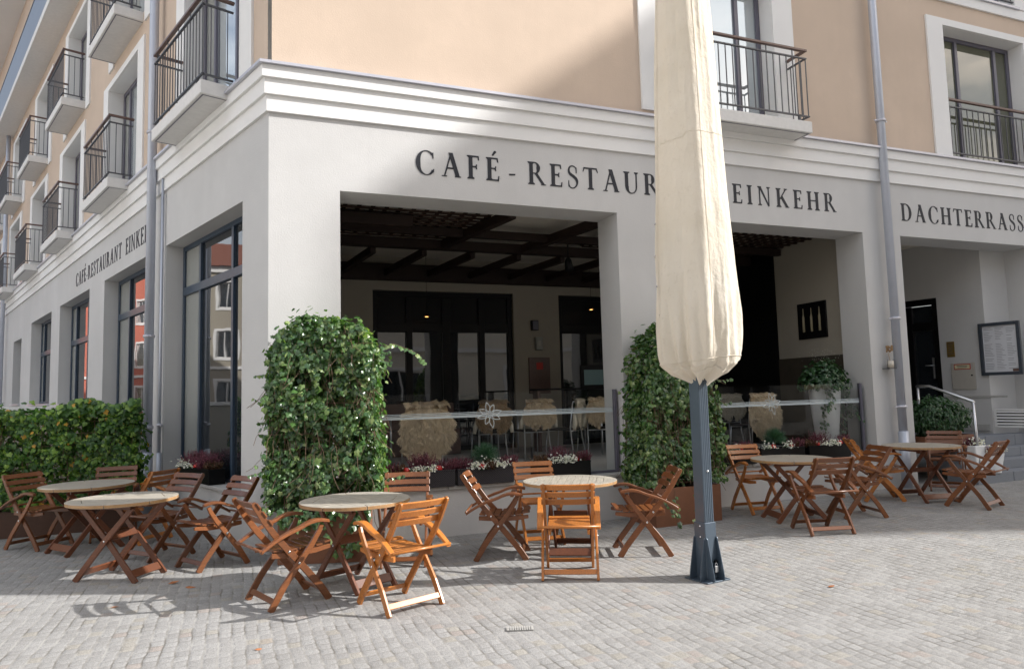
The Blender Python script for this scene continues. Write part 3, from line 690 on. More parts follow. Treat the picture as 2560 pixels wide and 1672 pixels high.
# ------------------------------------------------------------------ wall fixtures
b = thing('menu_board', 'dark framed menu case with three columns of printed pages by the entrance', 'menu board')
m = MB(); frame_ring(m, TM, 1.25, 1.90, 1.725, 2.655, 00.002, .06, .055); m.build('frame', simple('menu case frame', (.035, .045, .06), .4), b, bevel=.004)
m = MB(); tbox(m, TM, 1.30, 1.85, .004, .02, 1.78, 2.60); m.build('page', 'paper', b)
m = MB()
for c in range(3):
    for r_ in range(26):
        if rnd.random() < .12: continue
        x0 = 1.325 + c * .178; ww = rnd.uniform(.07, .15); tbox(m, TM, x0, x0 + ww, .0205, .0215, 2.56 - r_ * .029, 2.568 - r_ * .029)
m.build('print', simple('grey print', (.30, .30, .33), .6), b); m = MB(); tbox(m, TM, 1.74, 1.845, .0222, .0235, 1.785, 1.83); m.build('badge', 'hand', b)
b = thing('brass_plaque', 'small upright brass plaque on the wall beside the entrance door', 'plaque')
m = MB(); tbox(m, TM, .676, .812, .002, .014, 2.088, 2.374); m.build('plate', 'brass', b, bevel=.002)
m = MB()
for i in range(5): tbox(m, TM, .70, .79 - .02 * (i % 2), .0145, .0155, 2.33 - i * .045, 2.338 - i * .045)
m.build('engraving', 'ink', b)
b = thing('utility_cabinet', 'cream metal wall cabinet with red bordered label', 'cabinet')
m = MB(); tbox(m, TM, .735, 1.134, .002, .03, 1.487, 1.97); m.build('door_panel', 'cab', b, bevel=.004)
m = MB(); tbox(m, TM, .79, 1.071, .031, .036, 1.85, 1.95); m.build('label_border', 'redpaint', b)
m = MB(); tbox(m, TM, .803, 1.058, .0365, .039, 1.864, 1.936); m.build('label_plate', simple('label cream', (.62, .57, .36), .5), b)
m = MB(); tbox(m, TM, .84, 1.02, .0395, .0405, 1.91, 1.922); tbox(m, TM, .85, 1.01, .0395, .0405, 1.882, 1.892); m.build('print', 'ink', b)
m = MB(); m.tube([TM(1.085, .03, 1.74), TM(1.085, .045, 1.74)], .014, 10); m.build('lock', 'black', b)
b = thing('vent_grille', 'white louvred vent grille low on the entrance wall', 'vent')
m = MB(); frame_ring(m, TM, 1.39, 2.1, .815, 1.135, .002, .03, .03); m.build('frame', 'white', b)
for i in range(5):
    m = MB(); z = .87 + i * .052; m.hexa([TM(1.42, .03, z - .012), TM(2.07, .03, z - .012), TM(2.07, .006, z + .018), TM(1.42, .006, z + .018), TM(1.42, .034, z - .008), TM(2.07, .034, z - .008), TM(2.07, .01, z + .022), TM(1.42, .01, z + .022)]); m.build('slat', 'white', b)
m = MB(); tbox(m, TM, 1.42, 2.07, .002, .0045, .845, 1.105); m.build('backing', 'black', b)
b = thing('framed_picture', 'black picture of pale bottles on the cream terrace side wall', 'picture')
m = MB(); m.box(8.87, 8.898, .98, 1.62, 2.43, 3.05); m.build('panel', 'black', b, bevel=.004)
for y in (1.12, 1.3, 1.48):
    m = MB(); m.tube([(8.868, y, 2.55), (8.868, y, 2.8), (8.868, y, 2.86), (8.868, y, 2.96)], [.022, .022, .008, .007], 8); m.build('bottle_motif', simple('pale print', (.35, .31, .2), .5), b)
for i, (x, z, hh, ww, mt, nm, lb, ct) in enumerate(((4.98 + .3, 2.98, .2, .14, 'black', 'wall_speaker', 'small black loudspeaker box high on the terrace back wall', 'speaker'), (5.36, 2.62, .26, .14, 'curtain', 'wall_box', 'small grey box on the back wall below the speaker', 'box'), (5.37, 1.98, .72, .46, 'hand', 'notice_board', 'dark red notice board on the pillar between the terrace doors', 'notice board'))):
    m = MB(); m.box(x - ww / 2, x + ww / 2, 4.9 if i < 2 else 4.96, 4.998, z - hh / 2, z + hh / 2); t_ = thing(nm, lb, ct); m.build('casing', mt, t_, bevel=.006)
    if i == 0:
        m = MB(); m.box(x - ww / 2 + .012, x + ww / 2 - .012, 4.893, 4.899, z - hh / 2 + .012, z + hh / 2 - .012); m.build('grille', 'frame2', t_)
    elif i == 1:
        m = MB(); m.box(x - .03, x + .03, 4.893, 4.899, z - .05, z + .05); m.build('cover', 'cab', t_)
    else:
        m = MB(); m.box(x - .07, x + .07, 4.953, 4.959, z + .12, z + .26); m.build('poster', 'redpaint', t_)
b = thing('wall_candle_holder', 'small glass candle holder with a dried bloom on the pillar beside the downpipe', 'candle holder', (8.99, -.1, 1.86))
m = MB(); m.tube([(-.06, 0, 0), (-.06, 0, .13)], .004, 6); m.tube([(.06, 0, 0), (.06, 0, .13)], .004, 6); m.box(-.07, .07, -.05, .09, -.012, 0); m.build('bracket', 'rail', b)
m = MB(); m.tube([(0, 0, .001), (0, 0, .11)], .05, 14); m.build('glass_cup', simple('milky glass', (.55, .5, .42), .3), b)
m = MB()
for i in range(40):
    a = rnd.uniform(0, 6.28); c = rnd.uniform(-.5, 1); r_ = .055; p = Vector((math.cos(a) * r_ * .9, math.sin(a) * r_ * .5, .28 + c * r_)); m.sphere(p, .014, 5, 4)
m.tube([(0, 0, .1), (0, .02, .2), (0, 0, .28)], .004, 5); m.build('dried_bloom', simple('dried flower', (.32, .2, .1), .9), b)

# pendant spot + lamps seen inside
b = thing('spot_lamp', 'black spotlight hanging on a rod under the terrace ceiling', 'lamp', (4.62, 2.0, 0))
m = MB(); m.tube([(0, 0, 4.2), (0, 0, 3.72)], .012, 6); m.build('rod', 'black', b); m = MB(); m.tube([(0, 0, 3.76), (0, 0, 3.72), (.02, 0, 3.55)], [.03, .05, .075], 12); m.build('lamp_shade', 'black', b)
for (x, z, y) in ((3.0, 3.08, 4.72), (6.45, 3.28, 4.72)):
    b = thing('pendant_lamp', 'small warm lit pendant in front of the ' + ('wide terrace doors' if x < 5 else 'right hand terrace door'), 'lamp', (x, y, 0))
    m = MB(); m.tube([(0, 0, 4.24), (0, 0, z + .06)], .004, 5); m.build('cord', 'black', b)
    m = MB(); m.tube([(0, 0, z + .06), (0, 0, z + .02)], [.03, .07], 12); m.build('lamp_shade', 'black', b); m = MB(); m.tube([(0, 0, z + .019), (0, 0, z + .012)], .03, 10); m.build('bulb', 'lamp', b)

# ------------------------------------------------------------------ neighbours: some reflected in the glass, two unseen for bounce light and shade
def house(name, label, T, L, D, H, mat, wins, roofrise=2.5, arches=()):
    """T(s, e, z): facade from s=0..L, e outward"""
    h = thing(name, label, 'building')
    m = MB(); wall(m, T, 0, L, 0, H, wins, .2, back=False)
    for (a, b_) in ((0, 0), (L, L)): m.face([T(a, 0, 0), T(a, -D, 0), T(a, -D, H), T(a, 0, H)])
    m.face([T(0, -D, 0), T(L, -D, 0), T(L, -D, H), T(0, -D, H)]); m.build('wall', mat, h, recalc=False)
    m = MB(); e = .5
    m.hexa([T(-e, e, H), T(L + e, e, H), T(L + e, -D - e, H), T(-e, -D - e, H), T(-e + 1.0, -D / 2 + .2, H + roofrise), T(L + e - 1.0, -D / 2 + .2, H + roofrise), T(L + e - 1.0, -D / 2 - .2, H + roofrise), T(-e + 1.0, -D / 2 - .2, H + roofrise)]); m.build('roof', 'roof', h)
    for (a, b_, c, d) in wins:
        m = MB(); frame_ring(m, T, a - .16, b_ + .16, c - .16, d + .16, 0.005, .05, .16, 0); frame_ring(m, T, a, b_, c, d, -.15, -.1, .07); tbox(m, T, (a + b_) / 2 - .04, (a + b_) / 2 + .04, -.15, -.1, c + .07, d - .07); w_ = m.build('window', 'white', h)
        m = MB(); m.face([T(a, -.14, c), T(b_, -.14, c), T(b_, -.14, d), T(a, -.14, d)]); m.build('pane', 'glass', w_)
    m = MB(); tbox(m, T, 0, L, .002, .12, 3.9, 4.1); tbox(m, T, 0, L, .002, .2, H - .4, H - .001); m.build('cornice', 'white', h)
    return h
Tc = lambda s_, e, z: Vector((24 - s_, -17 + e, z))
house('cream_house', 'cream rendered house across the square behind the viewpoint', Tc, 40, 9, 10.5, 'cream', [(2.0 + k * 3.4, 3.3 + k * 3.4, 5.2, 7.2) for k in range(11)] + [(1.8 + k * 6.8, 4.0 + k * 6.8, .2, 3.0) for k in range(6)])
pd = Vector((.42, .907, 0)); pn = Vector((.907, -.42, 0)); pc = Vector((-28.6, 55, 0))
Tp = lambda s_, e, z: pc + pd * (s_ - 9) + pn * e + Vector((0, 0, z))
house('pink_house', 'pink rendered house with white window surrounds down the left street', Tp, 18, 9, 13, 'pink', [(2 + k * 3.6, 3.3 + k * 3.6, 1.2 + f * 3.6, 3.1 + f * 3.6) for k in range(4) for f in range(3)])
qn = Vector((math.cos(R(-46)), math.sin(R(-46)), 0)); qd = Vector((-qn.y, qn.x, 0)); qc = Vector((-30, 32, 0))
Tq = lambda s_, e, z: qc + qd * (s_ - 17) + qn * e + Vector((0, 0, z))
house('beige_house', 'beige rendered house across the left street', Tq, 24, 9, 11, plaster('beige house render', (.40, .36, .29)), [(2 + k * 3.6, 3.2 + k * 3.6, 1.3 + f * 3.4, 3.1 + f * 3.4) for k in range(6) for f in range(3)])
Tw = lambda s_, e, z: Vector((-18 - .12 * s_ + e, -17 + s_, z))
house('fill_light_house', 'unseen white rendered house added left of the square to bounce sunlight', Tw, 25, 9, 13.5, 'white', [(1.6 + k * 3.9, 2.9 + k * 3.9, 1.2 + f * 4.1, 3.2 + f * 4.1) for k in range(6) for f in range(3)])  # added out of view so its sunlit wall throws fill light from the left
# unseen gabled house, outline cut to shade the right half of the facade: w = across the sun, s = height
sx, sy = .907, -.42
def Tg(w_, a, z): return Vector((sx * a - sy * w_, sy * a + sx * w_, z))
A0 = 40.0; z_of = lambda h: h + .62 * A0
sil = [(.45 + .0, z_of(3.02)), (.45, z_of(-2.9)), (.62, z_of(-3.6)), (.9, z_of(-4.4)), (1.25, z_of(-5.6)), (1.35, 0), (16, 0), (16, z_of(4.6)), (9, z_of(6.9))]
gh = thing('shade_caster_house', 'tall unseen gabled house off to the right, shaped to shade the facade', 'building')
m = MB(); m.prism(sil, lambda p: Tg(p[0], A0, p[1]), lambda p: Tg(p[0], A0 + 9, p[1])); m.build('wall', 'cream', gh)
m = MB(); m.hexa([Tg(.35, A0 - .3, z_of(3.02)), Tg(9, A0 - .3, z_of(6.92)), Tg(9, A0 + 9.3, z_of(6.92)), Tg(.35, A0 + 9.3, z_of(3.02)), Tg(.35, A0 - .3, z_of(3.12)), Tg(9, A0 - .3, z_of(7.05)), Tg(9, A0 + 9.3, z_of(7.05)), Tg(.35, A0 + 9.3, z_of(3.12))])
m.build('roof', 'roof', gh)
for k in range(4):
    for f_ in range(4):
        a, b_ = 2.6 + k * 3.4, 3.9 + k * 3.4; c = 1.2 + f_ * 3.5
        m = MB(); TT = lambda s_, e, z: Tg(s_, A0 - e, z); frame_ring(m, TT, a - .12, b_ + .12, c - .12, c + 1.9, .002, .06, .12); w_ = m.build('window', 'white', gh); m = MB(); tbox(m, TT, a, b_, .001, .02, c, c + 1.78); m.build('pane', 'glass', w_)

# low wall behind the hedge
b = thing('boundary_wall', 'low cream wall with a pale cap behind the hedge on the left', 'wall')
m = MB(); m.box(-9, -1.95, 4.4, 4.6, 0, 1.56); m.build('wall', 'inner', b); m = MB(); m.box(-9.03, -1.92, 4.36, 4.64, 1.562, 1.62); m.build('cap', 'white', b, bevel=.005)

# ------------------------------------------------------------------ glass screens in the terrace openings
def screen(x0, x1, y, label, ex, ez, er, stripe_x0, stripe_x1):
    s_ = thing('glass_screen', label, 'glass screen', (0, 0, 0), 0, 'etched glass screens in the terrace openings')
    m = MB(); m.face([(x0, y + .004, .60), (x1, y + .004, .60), (x1, y + .004, 1.64), (x0, y + .004, 1.64)]); m.build('pane', 'clear', s_)
    m = MB(); m.box(x1 + .002, x1 + .042, y - .02, y + .035, .573, 1.645); m.box(x0, x1, y - .02, y + .032, .573, .602); m.build('post', 'frame2', s_, bevel=.003)
    m = MB()
    for (z0, z1) in ((1.348, 1.378), (1.385, 1.396), (1.404, 1.412)): m.box(stripe_x0, stripe_x1, y - .0015, y - .0005, z0, z1)
    m.build('etched_stripe', 'etch', s_)
    if ex:
        m = MB(); n = 8
        for k in range(n):
            a = 2 * math.pi * k / n + .25 + (k % 2) * .1; L = er * (1.0 if k % 2 == 0 else .78) * rnd.uniform(.85, 1.1); wd = er * .17
            d = Vector((math.cos(a), 0, math.sin(a))); n_ = Vector((-d.z, 0, d.x)); c = Vector((ex, y - .004 - .0004 * k, ez)); pts = []
            for t in [i / 10 for i in range(11)]: pts.append(c + d * (er * .2 + (L - er * .2) * t) + n_ * wd * math.sin(math.pi * t ** .8) * (1 - .2 * t))
            for t in [i / 10 for i in range(11)][::-1]: pts.append(c + d * (er * .2 + (L - er * .2) * t) - n_ * wd * math.sin(math.pi * t ** .8) * (1 - .2 * t))
            m.tube(pts, .0045, 5)
        for k in range(6):
            a = k * math.pi / 3; c = Vector((ex + math.cos(a) * er * .12, y - .008, ez + math.sin(a) * er * .12)); m.tube([c + Vector((math.cos(q) * er * .06, 0, math.sin(q) * er * .06)) for q in [j * .8 for j in range(9)]], .003, 4)
        m.build('edelweiss_emblem', 'etchline', s_)
screen(.80, 4.30, .16, 'glass screen with etched stripes and edelweiss in the opening left of the parasol', 2.57, 1.375, .175, .8, 4.28)
screen(5.17, 8.60, .16, 'glass screen with etched stripes in the opening right of the parasol', 6.90, 1.375, .17, 5.17, 8.58)

# ------------------------------------------------------------------ foliage helpers
IVY = [(0, .02), (.2, -.12), (.46, -.04), (.42, .2), (.56, .42), (.30, .56), (.14, .82), (0, .97), (-.14, .82), (-.30, .56), (-.56, .42), (-.42, .2), (-.46, -.04), (-.2, -.12)]
OVAL = [(0, 0), (.22, .3), (.24, .6), (0, 1), (-.24, .6), (-.22, .3)]
def leaf(mb, p, nrm, size, shape=IVY, droop=None, mi=0):
    nrm = nrm.normalized(); dn = Vector((rnd.uniform(-.7, .7), rnd.uniform(-.7, .7), -1)) if droop is None else droop
    u = dn - nrm * dn.dot(nrm)
    if u.length < 1e-3: u = Vector((1, 0, 0))
    u.normalize(); v = nrm.cross(u); fold = rnd.uniform(.05, .3); b = len(mb.v); k = len(shape)
    c = p + u * size * .35 + nrm * size * fold * .35; mb.v.append(tuple(c))
    for (x, y) in shape:
        q = p + u * (y * size) + v * (x * size) + nrm * (size * fold * (-abs(x) * .8 - y * y * .25)); mb.v.append(tuple(q))
    for i in range(k): mb.f.append((b, b + 1 + i, b + 1 + (i + 1) % k)); mb.m.append(mi); mb.sm.append(False)
def twig(mb, p, d, L, r=.0025, n=5, mi=0, wob=.35):
    pts = [p.copy()]; q = p.copy(); d = d.normalized()
    for i in range(n):
        d = (d + Vector((rnd.uniform(-wob, wob), rnd.uniform(-wob, wob), rnd.uniform(-wob, wob) * .6))).normalized(); q = q + d * L / n; pts.append(q.copy())
    mb.tube(pts, r, 4, mi, cap=False); return pts
def ivy_block(parent, T, sx_, sy_, z0, z1, n, size, mat, round_top=.5, ntw=160, dens_top=.12, wave=.06, name='foliage', trail=10, back=True, taper=0.0):
    """leafy box, T maps local (x,y,z); x in +-sx_, y in +-sy_"""
    m = MB(); tw = MB(); T_ = T; T = lambda q: T_(Vector((q.x * (1 - taper * max(0, (q.z - z0) / (z1 - z0))), q.y, q.z)))
    def top(x, y=0): 
        t = min(1, abs(x) / sx_); return z1 - round_top * (1 - math.sqrt(max(0, 1 - t ** 3.2)))
    faces = ['f'] * 10 + ['l'] * 3 + ['r'] * 3 + (['b'] * 4 if back else []) + ['t'] * 3
    for i in range(n):
        k = rnd.choice(faces); 
        if k in 'fb':
            x = rnd.uniform(-sx_, sx_); z = rnd.uniform(z0, top(x)); y = -sy_ if k == 'f' else sy_; nn = Vector((0, -1 if k == 'f' else 1, .3))
        elif k in 'lr':
            sg = -1 if k == 'l' else 1; y = rnd.uniform(-sy_, sy_); z = rnd.uniform(z0, z1 - round_top * .7); x = sg * sx_; nn = Vector((sg, 0, .3))
        else:
            x = rnd.uniform(-sx_, sx_) ; y = rnd.uniform(-sy_, sy_); z = top(x); nn = Vector((x * .8, rnd.uniform(-.5, .5), 1))
        lump = noise.noise(Vector((x * 2.2 + 7, y * 2.2 + z0, z * 2.2))) * wave * 2.2 + noise.noise(Vector((x * 7, y * 7 + 3, z * 7))) * wave
        depth = -abs(rnd.gauss(0, .05))
        if rnd.random() < .06: depth = rnd.uniform(.0, .09)
        gp = noise.noise(Vector((x * 5 + 31, z * 4, y * 5))) + .6 * noise.noise(Vector((x * 13, z * 11, y * 13)))
        if gp > .27 and rnd.random() < .8: continue
        if gp > .22: depth -= .1
        nd = nn.normalized(); p = Vector((x, y, z)) + nd * (lump + depth)
        nr = nn + Vector((rnd.gauss(0, .55), rnd.gauss(0, .55), rnd.gauss(.1, .45)))
        leaf(m, T(p), (T(nr) - T(Vector((0, 0, 0)))), size * rnd.uniform(.55, 1.25))
    for i in range(ntw):
        x = rnd.uniform(-sx_, sx_) * .98; y = rnd.choice((-1, -1, 1)) * (sy_ - .03) if rnd.random() < .8 else rnd.uniform(-sy_, sy_); z = rnd.uniform(z0 + .2, top(x) - .05)
        twig(tw, T(Vector((x, y, z))), Vector((rnd.uniform(-.4, .4), rnd.uniform(-.2, .2), -1)), rnd.uniform(.15, .5))
    for i in range(trail):  # loose runners that stick out
        sg = rnd.choice((-1, 1)); x = sg * sx_; z = rnd.uniform(z0 + .1, z1 - .15); pts = twig(tw, T(Vector((x, rnd.uniform(-sy_, sy_ * .3), z))), T(Vector((sg, -.4, rnd.uniform(-.5, .6)))) - T(Vector((0, 0, 0))), rnd.uniform(.1, .3), .0022)
        for q in pts[1:]: leaf(m, q, Vector((rnd.uniform(-1, 1), -1, .6)), size * rnd.uniform(.5, .85))
    # trellis mesh and inner stems
    nx = max(3, int(sx_ * 2 / .15))
    for yy in (-sy_ + .08, sy_ - .08):
        for i in range(nx + 1):
            x = -sx_ * .95 + 1.9 * sx_ * i / nx; tw.beam(T(Vector((x, yy, z0))), T(Vector((x, yy, top(x) - .1))), .006, .006)
        for j in range(int((z1 - z0) / .15)): tw.beam(T(Vector((-sx_ * .95, yy, z0 + j * .15))), T(Vector((sx_ * .95, yy, z0 + j * .15))), .006, .006)
    for i in range(int(n * .22)):
        x = rnd.uniform(-sx_, sx_) * .92; y = rnd.uniform(-1, 1) * (sy_ - .12); z = rnd.uniform(z0, top(x) - .1)
        leaf(m, T(Vector((x, y, z))), Vector((rnd.uniform(-1, 1), rnd.uniform(-1, 1), rnd.uniform(-.3, 1))), size * 1.2)
    o = m.build(name, mat, parent, recalc=False); tw.build('stems', 'stem', parent, recalc=False); return o

def rotT(cx, cy, ang):
    c, s_ = math.cos(ang), math.sin(ang); return lambda p: Vector((cx + p.x * c - p.y * s_, cy + p.x * s_ + p.y * c, p.z))
def trough(parent, T, hx, hy, z1, mat='rust', z0=0.0, th=.025):
    m = MB()
    for (a, b, c, d) in ((-hx, hx, -hy, -hy + th), (-hx, hx, hy - th, hy), (-hx, -hx + th, -hy + th, hy - th), (hx - th, hx, -hy + th, hy - th)): m.box(a, b, c, d, z0, z1, 0, T)
    m.box(-hx + th, hx - th, -hy + th, hy - th, z0 + .02, z0 + .04, 0, T); m.build('trough', mat, parent, bevel=.003)
    m = MB(); m.box(-hx + th, hx - th, -hy + th, hy - th, z0 + .041, z1 - .05, 0, T); m.build('soil', 'earth', parent)

# ivy towers
v = thing('ivy_planter', 'tall block of sunlit ivy in a rust brown planter at the building corner', 'planter', group='ivy planters along the facade')
T1 = rotT(.56, -.42, R(-17)); trough(v, T1, .43, .28, .45)
ivy_block(v, T1, .545, .32, .52, 2.42, 10500, .057, 'ivy', round_top=.42, ntw=320, trail=9, wave=.045)
m = MB(); m2 = MB()
pts = [T1(Vector((.5, 0, 2.12))), T1(Vector((.7, .05, 2.18))), T1(Vector((.9, .12, 2.1))), T1(Vector((1.02, .14, 1.98)))]; m2.tube(pts, .003, 5); m2.build('runner', 'stem', v)
for i in range(14):
    t = i / 13 * 2.99; a = int(t); p = pts[a].lerp(pts[a + 1], t - a); leaf(m, p, Vector((rnd.uniform(-.5, .5), -1, .8)), rnd.uniform(.045, .075))
for i in range(120):  # sprigs trailing over the trough
    x = rnd.uniform(-.4, .45); z = rnd.uniform(.36, .55) if rnd.random() < .8 else rnd.uniform(.1, .3)
    if z < .3: x = rnd.choice((.12, .2, .3)) + rnd.uniform(-.06, .06)
    leaf(m, T1(Vector((x, -.30 - rnd.uniform(0, .05), z))), Vector((rnd.uniform(-.4, .4), -1, .5)), rnd.uniform(.05, .09))
m.build('sprigs', 'ivy', v, recalc=False)
v = thing('ivy_planter', 'tall shaded ivy block in a brown planter behind the parasol pole', 'planter', group='ivy planters along the facade')
T2 = rotT(4.76, -.46, 0); trough(v, T2, .47, .30, .45)
ivy_block(v, T2, .58, .32, .50, 2.40, 8800, .057, 'ivy', round_top=.75, ntw=320, trail=10, taper=.26, wave=.05)
m = MB(); m2 = MB()
for (x, L) in ((-.2, .5), (.05, .42), (-.35, .3)):
    pts = twig(m2, T2(Vector((x, -.31, .42))), Vector((-.15, -.5, -.9)), L, .0025)
    for q in pts[1:]:
        for k in range(2): leaf(m, q + Vector((rnd.uniform(-.03, .03), -.01, rnd.uniform(-.03, .03))), Vector((rnd.uniform(-.4, .4), -1, .6)), rnd.uniform(.04, .07))
m2.build('runner', 'stem', v); m.build('sprigs', 'ivy', v, recalc=False)
# hedge
v = thing('ivy_hedge', 'long green ivy hedge with a few yellow leaves in a brown trough at the left', 'hedge')
T3 = rotT(-3.05, 2.82, R(1.5)); trough(v, T3, 1.5, .24, .33, simple('shaded rust trough', (.085, .042, .027), .5, var=.25))  # darker copy of the planter rust; the trough's shade is in its colour
ivy_block(v, T3, 1.53, .30, .36, 1.58, 15000, .058, 'hedge', round_top=.12, ntw=140, trail=8, wave=.07, back=False)
m = MB()
for i in range(900):
    x = rnd.uniform(.62, 1.5); z = 1.5 + rnd.random() ** .7 * (.16 + .05 * math.sin(x * 9)); leaf(m, T3(Vector((x, rnd.uniform(-.32, .25), z))), Vector((rnd.uniform(-.6, .6), -1, .9)), rnd.uniform(.06, .1))
m.build('top_growth', 'hedge', v, recalc=False)
# bush by the steps
v = thing('green_bush', 'dense dark green bush in a planter beside the entrance steps', 'bush', (10.22, .15, 0))
m = MB()
for i in range(2600):
    d = Vector((rnd.gauss(0, 1), rnd.gauss(0, 1), rnd.gauss(0, 1))).normalized(); rr = rnd.uniform(.72, 1.05) + noise.noise(d * 2.5) * .18
    p = Vector((d.x * .55 * rr, d.y * .4 * rr, 1.07 + d.z * .33 * rr)); leaf(m, p, d + Vector((rnd.gauss(0, .5), rnd.gauss(0, .5), rnd.gauss(.2, .5))), rnd.uniform(.05, .085), OVAL)
m.build('foliage', 'bush', v, recalc=False); m = MB()
for i in range(20): twig(m, Vector((rnd.uniform(-.3, .3), rnd.uniform(-.15, .15), .65)), Vector((rnd.uniform(-.5, .5), rnd.uniform(-.3, .3), 1)), .45, .006)
m.build('stems', 'stem', v, recalc=False)
trough(v, lambda p: p, .55, .2, .78, 'rust', .52)

# ------------------------------------------------------------------ flower boxes
def blooms(mb, c, rx, ry, rz, n, size):
    for i in range(n):
        p = c + Vector((rnd.gauss(0, rx), rnd.gauss(0, ry), abs(rnd.gauss(0, rz)))); nn = Vector((rnd.gauss(0, .6), -1 + rnd.gauss(0, .4), 1 + rnd.gauss(0, .4)))
        leaf(mb, p, nn, size * rnd.uniform(.7, 1.2), [(.2, 0), (.45, .3), (.4, .7), (.1, .95), (-.3, .8), (-.45, .4), (-.25, .05)])
def heather(mb, c, rx, ry, h, n):
    for i in range(n):
        b = c + Vector((rnd.uniform(-rx, rx), rnd.uniform(-ry, ry), 0)); d = Vector((rnd.gauss(0, .3), rnd.gauss(0, .3) - .15, 1)).normalized(); L = h * rnd.uniform(.6, 1.1)
        k = 13
        for j in range(k):
            p = b + d * L * (j + 1) / k; a = rnd.uniform(0, 6.28); nn = Vector((math.cos(a), math.sin(a), .6)); s_ = .016 * (1.25 - j / k * .7)
            u = nn.cross(d).normalized() * s_ * .45; mb.face([p - u, p + nn * s_ + d * s_ * .6, p + u])
            u2 = Vector((0, 0, 1)).cross(nn).normalized() * s_ * .45; mb.face([p - u2 - nn * s_ * .4, p - nn * s_ + d * s_, p + u2 - nn * s_ * .4])
def apple(parent, c, r=.042):
    m = MB(); m.sphere(c, r, 14, 10, 0, (1, 1, .9)); a = m.build('apple', 'red', parent); m = MB(); m.tube([c + Vector((0, 0, r * .85)), c + Vector((.004, 0, r * 1.35))], .002, 5); m.build('stalk', 'stem', a)
def flower_box(T, L, label, layout, mat='wicker', group='dark flower boxes on the sills', h=.19, d=.2):
    b = thing('flower_box', label, 'flower box', group=group)
    m = MB(); hx = L / 2; hy = d / 2; t = .012
    for (x0, x1, y0, y1) in ((-hx, hx, -hy, -hy + t), (-hx, hx, hy - t, hy), (-hx, -hx + t, -hy + t, hy - t), (hx - t, hx, -hy + t, hy - t)): m.box(x0, x1, y0, y1, 0, h, 0, T)
    m.box(-hx + t, hx - t, -hy + t, hy - t, 0.005, .012, 0, T)
    for (x0, x1, y0, y1) in ((-hx - .004, hx + .004, -hy - .004, -hy + .0), (-hx - .004, hx + .004, hy, hy + .004)): m.box(x0, x1, y0, y1, h - .014, h + .002, 0, T)
    m.build('box', mat, b, bevel=.002)
    m = MB(); m.box(-hx + t, hx - t, -hy + t, hy - t, .013, h - .03, 0, T); m.build('soil', 'earth', b)
    he, ru, wh, pi, gr = MB(), MB(), MB(), MB(), MB()
    for (kind, x, y) in layout:
        c = T(Vector((x * hx, y, h - .03)))
        if kind == 'h': heather(he, c, .09, .055, .15, 80)
        if kind == 'H': heather(he, c, .10, .05, .22, 95)
        if kind == 'r': heather(ru, c, .09, .06, .12, 80)
        if kind == 'w': blooms(wh, c + Vector((0, -.03, .03)), .05, .035, .04, 85, .024); heather(gr, c, .07, .05, .07, 22)
        if kind == 'a': apple(b, c + Vector((0, 0, .045)))
        if kind == 'p':
            for i in range(2600):
                a = rnd.uniform(0, 6.28); ph = rnd.uniform(-.5, 1.45); dd = Vector((math.cos(a) * math.cos(ph), math.sin(a) * math.cos(ph), math.sin(ph))); q = c + Vector((0, 0, .15)) + Vector((dd.x * 1.25, dd.y, dd.z)) * rnd.uniform(.02, .12); L2 = rnd.uniform(.05, .09); dd = (dd + Vector((rnd.gauss(0, .25), rnd.gauss(0, .25), rnd.gauss(0, .25)))).normalized(); u = dd.cross(Vector((rnd.uniform(-1, 1), rnd.uniform(-1, 1), rnd.uniform(-1, 1)))).normalized() * .0016
                pi.face([q - u, q + u, q + dd * L2])
            gr.tube([c, c + Vector((0, 0, .17))], .012, 6)
    for mb, nm, mt in ((he, 'heather', 'heather'), (ru, 'russet_heather', 'rustheather'), (wh, 'white_flowers', 'petal'), (pi, 'dwarf_pine', 'pine'), (gr, 'greenery', 'bush')):
        if mb.v: mb.build(nm, mt, b, recalc=False)
def boxT(cx, cy, z, ang=0):
    c, s_ = math.cos(ang), math.sin(ang); return lambda p: Vector((cx + p.x * c - p.y * s_, cy + p.x * s_ + p.y * c, z + p.z))
zs = .574
flower_box(boxT(1.66, .03, zs), .78, 'wicker flower box by the corner ivy, two apples and tall heather', [('r', -.7, 0), ('H', -.05, .02), ('H', .12, .03), ('w', -.15, -.04), ('w', .28, -.04), ('h', .8, 0), ('a', -.45, -.05), ('a', .55, -.03), ('h', -.95, 0)])
flower_box(boxT(2.43, .03, zs), .70, 'wicker flower box with a dwarf pine below the edelweiss emblem', [('p', .1, .03), ('w', -.35, -.04), ('w', -.1, -.05), ('a', -.12, -.08), ('w', .65, -.03), ('w', .45, -.02), ('h', -.75, 0), ('r', .1, -.05), ('h', .95, 0)])
flower_box(boxT(3.46, .06, zs), .74, 'plain dark flower box at the right end of the sill behind the white table top', [('r', -.75, 0), ('H', -.1, .02), ('w', -.3, -.04), ('w', .25, -.05), ('w', .1, -.04), ('a', .55, -.03), ('r', .6, .02), ('h', .85, 0)], 'black')
flower_box(boxT(6.02, .03, zs), .74, 'dark flower box behind the lighter chair right of the parasol', [('h', -.6, 0), ('w', -.2, -.04), ('a', .35, -.05), ('h', .6, 0), ('a', -.8, -.05), ('w', .1, -.04)], 'black')
flower_box(boxT(6.86, .03, zs), .78, 'dark flower box with a dwarf pine right of the parasol', [('p', -.1, .02), ('w', -.6, -.04), ('a', -.35, -.05), ('w', .3, -.04), ('a', .45, -.05), ('h', .8, 0), ('r', .6, 0)], 'black')
